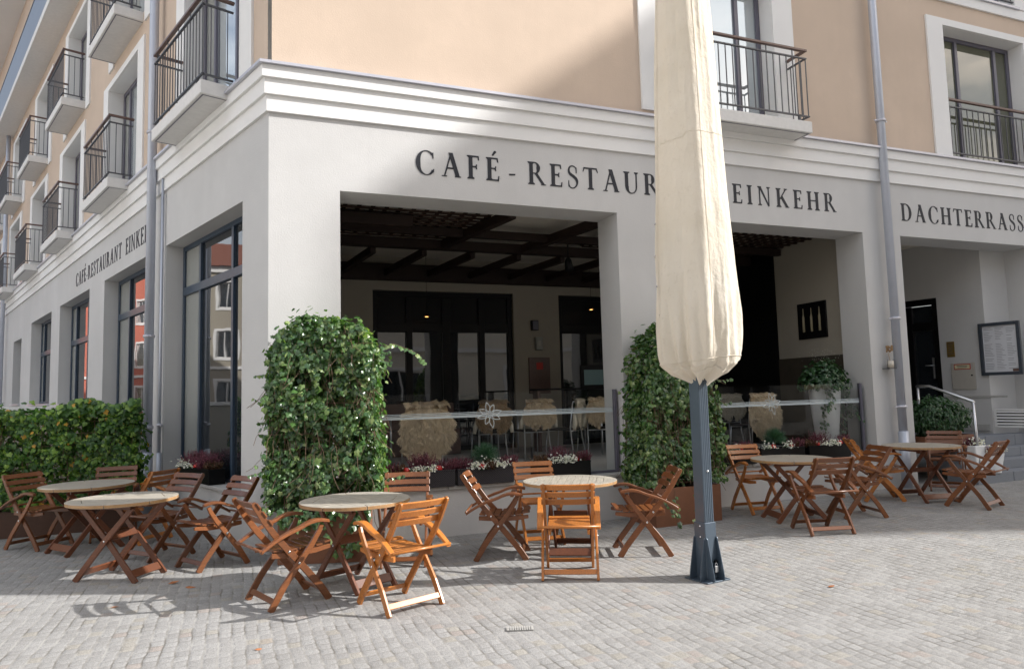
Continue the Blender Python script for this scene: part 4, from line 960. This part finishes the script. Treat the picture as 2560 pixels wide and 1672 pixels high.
flower_box(boxT(7.72, .03, zs), .78, 'dark flower box with white blooms below the tall white pot', [('H', -.35, .02), ('a', -.5, -.05), ('w', -.15, -.04), ('w', .15, -.04), ('w', .3, -.03), ('a', .62, -.04), ('r', -.8, 0), ('h', .85, 0)], 'black')
pL = TL(2.32, -.06, .592); angL = AL - math.pi
flower_box(boxT(pL.x, pL.y, pL.z, angL), 1.25, 'long dark flower box on the sill of the tall corner window', [('w', -.8, -.06), ('w', -.65, -.05), ('a', -.92, -.05), ('a', -.5, -.05), ('H', -.55, .03), ('H', -.2, .02), ('H', .1, .02), ('w', -.25, -.07), ('w', -.1, -.07), ('a', .12, -.07), ('r', -.4, 0), ('h', .4, 0), ('H', .55, 0), ('r', .75, 0)], 'black')

# tall white pot with ivy inside the right opening; small white pots by the steps
v = thing('tall_white_pot', 'tall white pot with trailing ivy inside the right terrace opening', 'plant pot', (8.20, .45, .575))
m = MB(); m.grid(lambda u, w_: (math.cos(u * 6.2832) * (.145 + .095 * w_), math.sin(u * 6.2832) * (.145 + .095 * w_), w_ * 1.02), 28, 6, 0, True); m.grid(lambda u, w_: (math.cos(u * 6.2832) * (.24 - .03 * w_), math.sin(u * 6.2832) * (.24 - .03 * w_), 1.02 - .06 * w_), 28, 1, 0, True); m.build('pot', 'potwhite', v)
m = MB(); m.tube([(0, 0, .93), (0, 0, .95)], .2, 20); m.build('soil', 'earth', v)
m = MB(); m2 = MB()
for i in range(900):
    d = Vector((rnd.gauss(0, 1), rnd.gauss(0, 1), abs(rnd.gauss(0, 1)))).normalized(); rr = rnd.uniform(.6, 1.05); p = Vector((d.x * .42 * rr, d.y * .32 * rr, 1.0 + d.z * .46 * rr)); leaf(m, p, d + Vector((rnd.gauss(0, .5), rnd.gauss(0, .5), .3)), rnd.uniform(.04, .07))
for k in range(9):
    a = rnd.uniform(math.pi * 1.72, math.pi * 2.15) if k > 1 else math.pi * (1.3 + .08 * k); p = Vector((math.cos(a) * .28, math.sin(a) * .26, 1.02)); pts = twig(m2, p, Vector((math.cos(a) * .25, math.sin(a) * .12, -1)), rnd.uniform(.35, .95), .003, 9, wob=.2)
    for q in pts:
        for j in range(4): leaf(m, q + Vector((rnd.gauss(0, .03), rnd.gauss(0, .02), rnd.gauss(0, .03))), Vector((rnd.uniform(-.5, .5), -1, .4)), rnd.uniform(.035, .06))
m.build('foliage', 'bush', v, recalc=False); m2.build('runner', 'stem', v)
m = MB()
for i in range(60): p = Vector((rnd.gauss(0, .16), rnd.gauss(0, .1), 1.42 + rnd.uniform(0, .2))); leaf(m, p, Vector((rnd.gauss(0, 1), -1, .5)), .012, OVAL); 
m.build('white_sprigs', 'petal', v, recalc=False)
for (x, y, z, h, lab) in ((10.38, -.30, .215, .42, 'white square pot of white flowers behind the chair at the far table'), (10.62, -.44, .215, .3, 'white pot of white flowers on the steps right of the handrail')):
    v = thing('white_flower_pot', lab, 'plant pot', (x, y, z), group='white flower pots by the steps')
    if h > .4:
        m = MB(); m.hexa([(-.12, -.12, 0), (.12, -.12, 0), (.12, .12, 0), (-.12, .12, 0), (-.16, -.15, h), (.16, -.15, h), (.16, .15, h), (-.16, .15, h)]); m.build('pot', 'potwhite', v, bevel=.01)
    else:
        m = MB(); m.grid(lambda u, w_: (math.cos(u * 6.2832) * (.09 + .06 * w_), math.sin(u * 6.2832) * (.09 + .06 * w_), w_ * h), 22, 4, 0, True); m.build('pot', 'potwhite', v)
    m = MB(); blooms(m, Vector((0, -.03, h + .02)), .08, .06, .05, 110, .035); m.build('white_flowers', 'petal', v, recalc=False)
    m = MB(); heather(m, Vector((-.08, 0, h)), .1, .08, .13, 50); m.build('heather', 'heather', v, recalc=False)
# handrail
v = thing('stair_handrail', 'brushed steel handrail beside the entrance steps', 'handrail')
for pp in ([(10.32, -.42, .21), (10.29, -.42, 1.30)], [(10.17, .42, .69), (10.17, .42, 1.55)]):
    m = MB(); m.tube(pp, .021, 12); m.build('post', 'chrome', v)
m = MB(); m.tube([(10.17, .44, 1.565), (10.20, .24, 1.565), (10.205, .22, 1.56), (10.30, -.41, 1.315), (10.305, -.43, 1.28)], .023, 12); m.build('rail', 'chrome', v)

# ------------------------------------------------------------------ chairs
def make_chair(name, label, wm):
    c = thing(name, label, 'chair', group='folding wooden armchairs at the cafe tables')
    yo, yi = .238, .207
    A_ = [(-.235, 0, .026), (-.13, .17, .026), (-.005, .33, .024), (.10, .46, .022), (.165, .56, .02), (.185, .605, .019)]
    B_ = [(.265, 0, .028), (.20, .10, .028), (.07, .26, .027), (-.06, .41, .026), (-.17, .54, .025), (-.27, .68, .024), (-.355, .82, .022), (-.362, .835, .014)]
    for sg in (-1, 1):
        m = MB(); m.plank(A_, sg * yo, .022); l1 = m.build('leg', wm, c, bevel=.0035)
        m = MB(); m.plank(B_, sg * yi, .024); l2 = m.build('leg', wm, c, bevel=.0035)
        for (x, z, yy, par) in ((-.005, .333, sg * (yo + .013), l1), (-.075, .425, sg * (yi + .014), l2)):
            m = MB(); m.sphere((x, yy, z), .011, 10, 6, 0, (1, .5, 1)); m.build('bolt', 'bolt', par)
        m = MB(); arm = []
        for i in range(15):
            t = i / 14; x = .245 - .56 * t; z = .628 + .022 * math.sin(min(1, t * 2.2) * math.pi) - .17 * t ** 2.3; arm.append((x, z))
        # arm lies flat: width across y, thickness in xz
        n = len(arm); b0 = len(m.v)
        for i, (x, z) in enumerate(arm):
            t = i / (n - 1); wd = .036 * (1 - .42 * t) * (min(1, .5 + i * .35)); yc = sg * (yo + .012 - .0 * t); th = .0135
            for (dy, dz) in ((-wd, -th), (wd, -th), (wd, th), (-wd, th)): m.v.append((x, yc + dy, z + dz))
        for i in range(n - 1):
            for k in range(4): m.f.append((b0 + i * 4 + k, b0 + i * 4 + (k + 1) % 4, b0 + (i + 1) * 4 + (k + 1) % 4, b0 + (i + 1) * 4 + k)); m.m.append(0); m.sm.append(False)
        m.f.append((b0, b0 + 1, b0 + 2, b0 + 3)); q = b0 + (n - 1) * 4; m.f.append((q, q + 1, q + 2, q + 3)); m.m += [0, 0]; m.sm += [False, False]
        m.build('armrest', wm, c, bevel=.004)
    m = MB(); m.tube([(-.318, -.262, .472), (-.318, .262, .472)], .0105, 10); m.build('back_rod', wm, c)
    # seat: curved slats on two rails
    m = MB(); prof = lambda x: .425 + .9 * (x - .02) ** 2 * .28 + .018 * (x > .2) * 0
    for i in range(7):
        x = -.165 + i * .071; z = .43 + .22 * (x - .03) ** 2 + (.012 if i == 6 else 0); sl = .44 * (x - .03); hw = .0285
        m.hexa([(x - hw, -.19, z - hw * sl - .008), (x + hw, -.19, z + hw * sl - .008), (x + hw, .19, z + hw * sl - .008), (x - hw, .19, z - hw * sl - .008), (x - hw, -.19, z - hw * sl + .008), (x + hw, -.19, z + hw * sl + .008), (x + hw, .19, z + hw * sl + .008), (x - hw, .19, z - hw * sl + .008)])
    m.build('seat', wm, c, bevel=.003)
    for sg in (-1, 1):
        m = MB(); m.plank([(-.20, .402, .02), (-.08, .398, .024), (.05, .396, .022), (.16, .398, .022), (.29, .412, .016)], sg * .17, .022); m.build('seat_rail', wm, c, bevel=.003)
    # back slats, bowed backwards
    for k, (u, hh) in enumerate(((.960, .0295), (.878, .0285), (.796, .0285))):
        m = MB(); zc = .83 * u + .01; xc = -.355 + (.83 - zc) * .70; n = 9; b0 = len(m.v); tilt = Vector((-.57, 0, .82))
        for i in range(n):
            t = i / (n - 1) * 2 - 1; y = t * .232; bow = -.034 * (1 - t * t); base = Vector((xc + .017 + bow, y, zc)); nrm = Vector((.82, 0, .57))
            for (a, b_) in ((-hh, -.007), (-hh, .007), (hh, .007), (hh, -.007)): m.v.append(tuple(base + tilt * a + nrm * b_))
        for i in range(n - 1):
            for q in range(4): m.f.append((b0 + i * 4 + q, b0 + i * 4 + (q + 1) % 4, b0 + (i + 1) * 4 + (q + 1) % 4, b0 + (i + 1) * 4 + q)); m.m.append(0); m.sm.append(False)
        m.f.append((b0, b0 + 1, b0 + 2, b0 + 3)); q = b0 + (n - 1) * 4; m.f.append((q, q + 1, q + 2, q + 3)); m.m += [0, 0]; m.sm += [False, False]
        m.build('back_slat', wm, c, bevel=.003)
    for (x, z, y) in ((-.205, .07, yo - .012), (.222, .075, yi - .012)):
        m = MB(); s_ = 1 if x < 0 else -1; m.beam((x, -y, z), (x, y, z), .014, .044, (s_ * .55, 0, .83)); m.build('stretcher', wm, c, bevel=.003)
    return c
chA = make_chair('wooden_chair', '', 'wood'); chB = make_chair('wooden_chair', '', 'wood_shaded')
chairs = [
 (-2.42, 1.78, 317, 'B', 'chair left of the far table by the ivy hedge, facing right'),
 (-1.70, 1.95, 272, 'B', 'chair tucked behind the table nearest the hedge'),
 (-1.36, 1.56, 142, 'A', 'orange chair seen from behind between the hedge table and the downpipe'),
 (-1.06, .50, 219, 'B', 'brown chair in front of the corner window flower box, behind the front left table'),
 (-.52, -.22, 210, 'B', 'chair right of the front left table, in front of the low wall, facing left'),
 (.07, -1.88, 19, 'B', 'chair left of the middle table with sun striped front legs, facing right'),
 (.87, -2.43, 110, 'A', 'bright orange chair nearest the viewer, back turned, at the table by the corner ivy'),
 (1.24, -1.02, 252, 'B', 'chair behind the table by the corner ivy, backrest against the flower boxes'),
 (2.17, -1.22, 335, 'B', 'chair left of the whitish sunlit table, seen side on facing right'),
 (2.80, -.76, 259, 'A', 'chair behind the whitish sunlit table, front to the viewer'),
 (2.46, -2.2, 63.8, 'A', 'orange chair with its back to the viewer in front of the whitish sunlit table'),
 (3.50, -1.74, 158, 'B', 'chair right of the whitish table beside the parasol pole, facing left'),
 (5.99, -.50, 259.6, 'A', 'lighter chair by the wall just right of the ivy planter behind the parasol'),
 (5.70, -1.87, 75, 'B', 'shaded chair, back to the viewer, at the table right of the parasol'),
 (6.75, -1.38, 163, 'B', 'dark chair right of the table next to the parasol, facing left'),
 (7.94, -.66, 326, 'A', 'orange brown chair left of the far right table, facing right'),
 (9.43, -.55, 217, 'B', 'chair behind the far right table in front of the entrance steps'),
 (8.42, -1.68, 108, 'B', 'chair right of the far right table, facing left'),
]
first = {'A': True, 'B': True}; src = {'A': chA, 'B': chB}
for (x, y, a, k, lb) in chairs:
    if k == 'C': continue
    loc = (x, y, gz(x))
    if first[k]:
        first[k] = False; o = src[k]; o.location = loc; o.rotation_euler = (0, 0, R(a)); o['label'] = lb
    else: dup(src[k], loc, R(a), lb)

# ------------------------------------------------------------------ tables
def clip(poly, a, b, c):  # keep a*x+b*y<=c
    out = []
    for i in range(len(poly)):
        p, q = poly[i], poly[(i + 1) % len(poly)]; dp = a * p[0] + b * p[1] - c; dq = a * q[0] + b * q[1] - c
        if dp <= 0: out.append(p)
        if dp * dq < 0: t = dp / (dp - dq); out.append((p[0] + (q[0] - p[0]) * t, p[1] + (q[1] - p[1]) * t))
    return out
def make_table():
    tb = thing('folding_table', '', 'table', group='round folding wooden cafe tables'); RR = .475; ri = .345
    m = MB(); f0 = lambda p: (p[0], p[1], .705); f1 = lambda p: (p[0], p[1], .73)
    oct_ = [(ri * math.cos(R(22.5 + 45 * i)) * 1.06, ri * math.sin(R(22.5 + 45 * i)) * 1.06) for i in range(8)]
    for k in range(9):
        y0 = -ri + k * 2 * ri / 9 + .002; y1 = -ri + (k + 1) * 2 * ri / 9 - .002; p = clip(clip(oct_, 0, 1, y1), 0, -1, -y0)
        if len(p) > 2: m.prism(p, f0, f1)
    m.build('tabletop', 'teak', tb, bevel=.0015)
    m = MB()
    for i in range(8):
        a0, a1 = 22.5 + 45 * i + .35, 22.5 + 45 * (i + 1) - .35; k = ri * 1.06 + .004
        inner = [(k * math.cos(R(a1)), k * math.sin(R(a1))), (k * math.cos(R(a0)), k * math.sin(R(a0)))]
        outer = [(RR * math.cos(R(a0 + (a1 - a0) * j / 7)), RR * math.sin(R(a0 + (a1 - a0) * j / 7))) for j in range(8)]
        m.prism(inner + outer, lambda p: (p[0], p[1], .7), lambda p: (p[0], p[1], .7305), 0, 1)
    m.build('rim', ['teak', 'teakedge'], tb, bevel=.002)
    for sg in (-1, 1):
        for s2, yy in ((1, sg * .215), (-1, sg * .188)):
            m = MB(); m.plank([(-.315 * s2, 0, .028), (0, .37, .026), (.30 * s2, .685, .024)], yy, .024); l = m.build('leg', 'tleg', tb, bevel=.0035)
            if s2 == 1:
                m = MB(); m.sphere((0, yy + sg * .013, .37), .011, 10, 6, 0, (1, .5, 1)); m.build('bolt', 'bolt', l)
        m = MB(); m.box(-.30, .30, sg * .235, sg * .259, .662, .699); m.build('top_rail', 'tleg', tb, bevel=.002)
    for (x, z, y) in ((-.262, .075, .203), (.262, .075, .176), (.0, .40, .17)):
        m = MB(); m.beam((x, -y, z), (x, y, z), .016, .075, (.6 * (1 if x < 0 else -1), 0, .8)); m.build('stretcher', 'tleg', tb, bevel=.003)
    return tb
tab = make_table(); ft = True
for (x, y, a, lb) in ((-1.87, 1.27, 36, 'round table in front of the ivy hedge, behind the front left table'), (-1.31, -.34, -34, 'front left round table with sun stripes across its top'), (.655, -1.66, -65, 'round grey brown table beside the corner ivy planter'), (2.83, -1.48, 60, 'round table with the whitest top, in full sun left of the parasol pole'), (5.97, -1.18, -17, 'round slatted table just right of the parasol'), (8.40, -.98, 79, 'farthest round table on the right, by the entrance')):
    if ft: ft = False; tab.location = (x, y, gz(x)); tab.rotation_euler = (0, 0, R(a)); tab['label'] = lb
    else: dup(tab, (x, y, gz(x)), R(a), lb)

# ------------------------------------------------------------------ parasol
px, py = 3.42, -2.88
pr = thing('parasol', 'closed parasol in a cream canvas cover on a blue grey pole', 'parasol', (px, py, 0))
rows = [(1.675, .08, .08), (1.70, .12, .10), (1.755, .25, .18), (1.83, .335, .25), (1.93, .355, .27), (2.1, .362, .28), (2.4, .360, .28), (2.8, .347, .285), (3.3, .317, .27), (3.8, .297, .255), (4.3, .277, .24), (5.0, .247, .22), (5.8, .21, .19), (6.5, .16, .15), (6.95, .05, .05)]
vd = Vector((.593, .805)); vr = Vector((.805, -.593))   # away from the viewpoint / to its right
def cover(u, v):
    z = None; t = v * (len(rows) - 1); i = min(int(t), len(rows) - 2); f_ = t - i; a, b_ = rows[i], rows[i + 1]
    z = a[0] + (b_[0] - a[0]) * f_; rx = a[1] + (b_[1] - a[1]) * f_; ry = a[2] + (b_[2] - a[2]) * f_
    th = u * 2 * math.pi; 
    # a flattened lozenge with a crease facing the viewpoint, right of centre
    c, s_ = math.cos(th), math.sin(th); sq = (abs(c) ** 1.35 + abs(s_) ** 1.35) ** (-1 / 1.35)
    k = .965 + .0 * sq; X = rx * c * sq * .985; Y = ry * s_ * sq
    low = max(0, 1 - (z - 1.7) / 1.1)
    fold = .010 * math.sin(7 * th + 2.2 * math.sin(z * 1.3)) + (.013 + .022 * low) * noise.noise(Vector((c * 3.2, s_ * 3.2, z * .55))) * 2 + low * .018 * math.sin(13 * th + z * 3) + .004 * noise.noise(Vector((c * 9, s_ * 9, z * 7)))
    pl = abs(math.sin(4.5 * th + .6 + .5 * math.sin(z * 1.7))); fold += low ** 1.5 * .030 * (.5 - pl) + .004 * (.5 - abs(math.sin(11 * th + z * .8)))
    fold *= .5 + .6 * min(1, low * 2)
    if z < 1.8: fold *= .6
    Y *= 1 - .10 * low * (1 if z > 1.78 else 0); X *= 1 + fold / max(rx, .1); Y *= 1 + fold / max(ry, .1)
    if Y < 0: X += .05 * (1 - abs(c)) * (rx / .4)
    X += .02; o = vr * X + vd * Y; zz = z + low * (.022 * math.sin(5 * th + 1) + .02 * noise.noise(Vector((c * 4, s_ * 4, 1))) * 2)
    return Vector((o.x, o.y, zz))
m = MB(); m.grid(cover, 200, 190, 0, True); cv = m.build('cover', 'canvas', pr)
m = MB()
for z in (2.02, 2.27, 2.52, 2.80, 3.08):
    p = None
    best = min((cover(.5 + k * .004, 0) for k in range(1)), key=lambda q: 0)
    # find the height row on the left seam
    lo = min(range(0, 191), key=lambda j: abs(cover(.505, j / 190).z - z)); q = cover(.505, lo / 190); m.sphere(q + Vector((-.006, -.004, 0)), .011, 8, 6)
m.build('snap_button', 'bolt', cv)
ctr = Vector((vr.x * .02, vr.y * .02, 0)); grow = lambda q: Vector((ctr.x + (q.x - ctr.x) * 1.012, ctr.y + (q.y - ctr.y) * 1.012, q.z))
def ring(zt, r_):
    out = []
    for k in range(101):
        u = k / 100; lo = min(range(0, 191), key=lambda j: abs(cover(u, j / 190).z - zt - .03 * math.cos(u * 6.283))); out.append(grow(cover(u, lo / 190)))
    return out
m = MB(); m.tube(ring(3.82, .003), .0016, 5); m.tube(ring(1.86, .003), .004, 5); m.build('hem_seam', 'canvas', cv)
m = MB(); m.tube([grow(cover(.53, j / 190)) for j in range(22, 170)], .002, 5); m.tube([grow(cover(.80, j / 190)) for j in range(40, 170)], .002, 5); m.build('side_seam', 'canvas', cv)
A9 = R(9); ca, sa = math.cos(A9), math.sin(A9)
PT = lambda q: Vector((q.x * ca - q.y * sa, q.x * sa + q.y * ca, q.z))
m = MB(); m.box(-.055, .055, -.055, .055, .46, 3.0, 0, PT)
for k in range(5): m.box(-.048 + k * .021, -.040 + k * .021, -.0585, -.055, .48, 2.6, 0, PT)
m.build('pole', 'pole', pr, bevel=.002)
m = MB(); m.box(-.065, .065, -.065, .065, .012, .48, 0, PT); m.build('sleeve', 'pole', pr, bevel=.004)
m = MB(); m.box(-.135, .135, -.135, .135, 0, .012, 0, PT); m.build('base_plate', 'pole', pr, bevel=.003)
for k in range(4):
    a = k * math.pi / 2; rt = lambda q, a=a: PT(Vector((q.x * math.cos(a) - q.y * math.sin(a), q.x * math.sin(a) + q.y * math.cos(a), q.z)))
    for off in (-.058, .058):
        m = MB(); pf = [(-.065, .012), (-.145, .012), (-.142, .05), (-.08, .35), (-.065, .36)]
        m.prism(pf, lambda p: rt(Vector((off - .004, p[0], p[1]))), lambda p: rt(Vector((off + .004, p[0], p[1])))); m.build('base_fin', 'pole', pr, bevel=.0015)
m = MB()
for (x, y, z) in ((-.067, -.01, .36), (-.067, -.01, .45)): p = PT(Vector((x, y, z))); m.sphere(p, .009, 8, 6)
m.sphere(PT(Vector((.0, -.06, .91))), .012, 8, 6)
m.build('bolt', 'bolt', pr)
m = MB(); m.tube([PT(Vector((.03, -.068, .16))), PT(Vector((.03, -.085, .15)))], .016, 10); m.build('cable_hole', 'black', pr)
m = MB(); m.tube([PT(Vector((.02 + .014 * math.cos(t), -.09, .125 + .022 * math.sin(t)))) for t in [i * .35 for i in range(10)]], .003, 6); pl_ = m.build('padlock', 'bolt', pr); m = MB(); m.box(0, .045, -.1, -.082, .07, .125, 0, PT); m.build('lock_body', 'bolt', pl_, bevel=.003)

# ------------------------------------------------------------------ terrace chairs and fleeces
def metal_chair(label):
    c = thing('terrace_chair', label, 'chair', group='steel tube chairs on the terrace')
    for sg in (-1, 1):
        m = MB(); m.tube([(sg * .23, .24, 0), (sg * .21, .20, .45)], .011, 8); m.build('leg', 'chrome', c)
        m = MB(); m.tube([(sg * .24, -.27, 0), (sg * .215, -.22, .3), (sg * .21, -.2, .5), (sg * .21, -.25, .86)], .011, 8); m.build('leg', 'chrome', c)
    m = MB(); m.tube([(-.21, -.25, .86), (-.19, -.255, .9), (.19, -.255, .9), (.21, -.25, .86)], .011, 8); m.tube([(-.215, .2, .44), (.215, .2, .44)], .01, 8); m.tube([(-.215, -.2, .44), (.215, -.2, .44)], .01, 8); m.build('cross_tube', 'chrome', c)
    m = MB(); m.box(-.22, .22, -.2, .22, .45, .475); m.build('seat', 'seatblk', c, bevel=.01); m = MB(); m.box(-.2, .2, -.25, -.235, .58, .86); m.build('backrest', 'seatblk', c, bevel=.01)
    return c
def fleece(loc, rz, W, L, label, mat, n, hair=.055, skew=0.0, top=.93, shape=0, flaps=False):
    """sheepskin folded over the back; local -y is the side seen from the square"""
    hidem = {'fur': M_['hidetan'], 'furbrown': M_['hidebrown']}.get(mat, M_['hide'])
    f = thing('sheepskin', label, 'sheepskin', loc, rz, 'sheepskins hung over the terrace chairs')
    y0 = -.27
    def wid(t): return W / 2 * ((.74 + .26 * math.sin(min(1.57, t * 6))) if t < .5 else max(.0, 1 - ((t - .5) / .52) ** 2) ** .75 + .02) 
    def surf(u, t):
        x = (u * 2 - 1) * wid(t) - skew * .35 * max(0, t - .5); z = top - .0 - t * L * (1 - .10 * math.cos((u - .5) * 7))
        z -= .05 * abs(u * 2 - 1) ** 3
        y = y0 - .035 - .055 * math.sin(min(1, t * 3) * 1.57) * (1 - .7 * (u * 2 - 1) ** 2)
        if t < .08: y = y0 + .03 - (t / .08) * .08; z = top - .02 * (t / .08) ** 2 + .012
        return Vector((x, y, z))
    m = MB(); m.grid(lambda u, t: surf(.04 + .92 * u, .03 + .93 * t) + Vector((0, .006, 0)), 16, 20); m.grid(lambda u, t: surf(.06 + .88 * u, .05 + .9 * t) + Vector((0, .03 + .03 * min(1, t * 5), -.01)), 16, 20); m.build('hide', hidem, f)
    m = MB()
    for i in range(n):
        u = rnd.random(); t = rnd.random(); p = surf(u, t); x = u * 2 - 1
        q3 = Vector((p.x * 15, p.z * 15, loc[0])); fx = noise.noise(q3); fz = noise.noise(q3 + Vector((11, 5, 2))); fy = noise.noise(q3 + Vector((3, 17, 8)))
        up = max(0, 1 - t * 9)
        d = Vector((x * .5 + fx * 1.5 + rnd.gauss(0, .10), -.85 + fy * .5, -.7 * (1 - up) + .75 * up + fz * .9 + rnd.gauss(0, .10))).normalized()
        h = hair * rnd.uniform(.75, 1.15); s_ = d.cross(Vector((rnd.uniform(-1, 1), rnd.uniform(-1, 1), rnd.uniform(-1, 1)))).normalized() * .0017
        d2 = (d + Vector((fx * .5, 0, -.55))).normalized(); q = p + d * h * .5; e = q + d2 * h * .6
        mb0 = len(m.v); m.v += [tuple(p - s_), tuple(p + s_), tuple(q + s_), tuple(q - s_), tuple(e)]
        m.f += [(mb0, mb0 + 1, mb0 + 2, mb0 + 3), (mb0 + 3, mb0 + 2, mb0 + 4)]; m.m += [0, 0]; m.sm += [True, True]
    m.build('wool', mat, f, recalc=False)
    if flaps:
        m = MB()
        for sg in (-1, 1): m.tube([(sg * W * .42, y0, top - L * .55), (sg * W * .52, y0 - .02, top - L * .9), (sg * W * .56, y0 - .01, top - L * 1.18)], [.03, .04, .025], 8)
        m.build('flap', 'furpale', f)
chz = Z0
tc = metal_chair('steel tube chair with the largest tan fleece, nearest the glass left of the parasol')
tc.location = (2.03, 1.42, chz)
f2 = [(1.45, 2.5, 6, 'steel tube chair half hidden behind the corner ivy'), (3.38, 2.5, -4, 'steel tube chair behind the edelweiss emblem'), (4.08, 2.45, 3, 'steel tube chair with a tan fleece, second from the screen end'), (4.62, 2.35, 40, 'steel tube chair with a pale turned fleece'), (5.15, 2.3, -5, 'steel tube chair at the right end of the left opening'), (7.22, 1.02, 2, 'steel tube chair behind the emblem in the right opening'), (7.95, 2.6, -10, 'steel tube chair at the back of the right opening'), (6.55, 1.7, 5, 'bare steel tube chair by the parasol in the right opening')]
for (x, y, a, lb) in f2: dup(tc, (x, y, chz), R(a), lb)
fleece((2.03, 1.42, chz), 0, .70, .62, 'large tan long haired sheepskin on the chair nearest the glass', 'fur', 42000, .08, .25)
fleece((1.45, 2.5, chz), R(6), .5, .36, 'brown sheepskin partly behind the corner ivy', 'furbrown', 8000)
fleece((3.38, 2.5, chz), R(-4), .54, .40, 'brown sheepskin behind the edelweiss emblem', 'furbrown', 12000, flaps=True)
fleece((4.08, 2.45, chz), R(3), .55, .36, 'short tan sheepskin on the chair right of the emblem', 'fur', 13000, flaps=True)
fleece((4.62, 2.35, chz), R(40), .42, .40, 'pale cream fleece turned hide side out on a chair', 'furpale', 4000, .02, flaps=True)
fleece((5.15, 2.3, chz), R(-5), .56, .36, 'tan sheepskin on the chair at the screen end', 'fur', 12000, flaps=True)
fleece((7.22, 1.02, chz), R(2), .60, .56, 'tan sheepskin hanging behind the emblem in the right opening', 'fur', 16000, .06)
fleece((7.95, 2.6, chz), R(-10), .5, .38, 'pale sheepskin at the back of the right opening', 'furpale', 6000, .04)
for (x, y, lb) in ((2.3, 3.3, 'square bar table behind the large sheepskin'), (4.0, 3.4, 'square bar table behind the row of sheepskins'), (5.9, 3.1, 'square table beyond the right end of the left screen'), (7.1, 2.5, 'square table in the right opening')):
    t_ = thing('terrace_table', lb, 'table', (x, y, chz), 0, 'square tables on the terrace')
    m = MB(); m.box(-.4, .4, -.35, .35, .73, .76); m.build('tabletop', 'beam', t_, bevel=.004); m = MB()
    for (a, b_) in ((-.36, -.31), (.36, -.31), (-.36, .31), (.36, .31)): m.tube([(a, b_, 0), (a, b_, .73)], .018, 8)
    m.build('leg', 'chrome', t_)
b = thing('bench_seat', 'dark brown upholstered bench along the terrace back', 'bench', (3.2, 4.55, chz))
m = MB(); m.box(-1.1, .3, -.2, .2, 0, .45); m.build('seat', 'hand', b, bevel=.01); m = MB(); m.box(-1.1, .3, .21, .3, 0, .92); m.build('backrest', 'hand', b, bevel=.01)
b = thing('bar_counter', 'dark bar ledge with a screen at the right of the terrace', 'counter', (5.75, 3.9, chz))
m = MB(); m.box(-1.0, .9, -.16, .16, 1.1, 1.13); m.build('ledge', 'black', b, bevel=.004); m = MB(); m.box(-.95, -.9, -.12, .12, 0, 1.1); m.box(.8, .85, -.12, .12, 0, 1.1); m.build('support', 'hand', b)
b = thing('till_screen', 'small framed screen standing on the bar ledge', 'screen', (5.95, 3.8, chz + 1.131))
m = MB(); m.box(-.27, .27, -.02, .03, 0, .42); m.build('casing', 'black', b, bevel=.006); m = MB(); m.box(-.2, .2, -.026, -.021, .05, .33); m.build('picture', simple('sea view print', (.16, .27, .27), .4), b)

# ------------------------------------------------------------------ small things on the ground
for i, (x, y, a, lb) in enumerate(((-.88, -.86, 10, 'curled brown leaf on the paving below the front left table'), (-.73, -1.06, -20, 'small brown leaf nearest the front left table leg'), (-.21, -3.01, 30, 'orange leaf alone on the sunlit paving at the lower left'), (4.09, -3.54, 0, 'tiny orange leaf on the sunlit paving right of the parasol base'), (-1.25, -1.47, 15, 'brown leaf in the striped chair shadow'))):
    m = MB(); c = Vector((x, y, .008)); leaf(m, c, Vector((rnd.uniform(-.2, .2), rnd.uniform(-.2, .2), 1)), .1 if i < 2 else .07, OVAL, Vector((math.cos(R(a)), math.sin(R(a)), 0)))
    bm = m.build('fallen_leaf', simple('dry leaf', (.34, .13, .05), .7, var=.3), None, recalc=False); tag(bm, lb, 'leaf', 'fallen leaves on the paving')
d = thing('drain_grate', 'small steel drain grate set in the paving in the foreground', 'drain', (1.49, -3.38, .004), R(-20))
m = MB()
for i in range(11): m.box(-.10 + i * .02, -.088 + i * .02, -.05, .05, 0, .006)
m.box(-.11, -.102, -.05, .05, 0, .006); m.box(.112, .12, -.05, .05, 0, .006); m.build('bars', 'sill', d); d.scale = (.8, .8, 1)
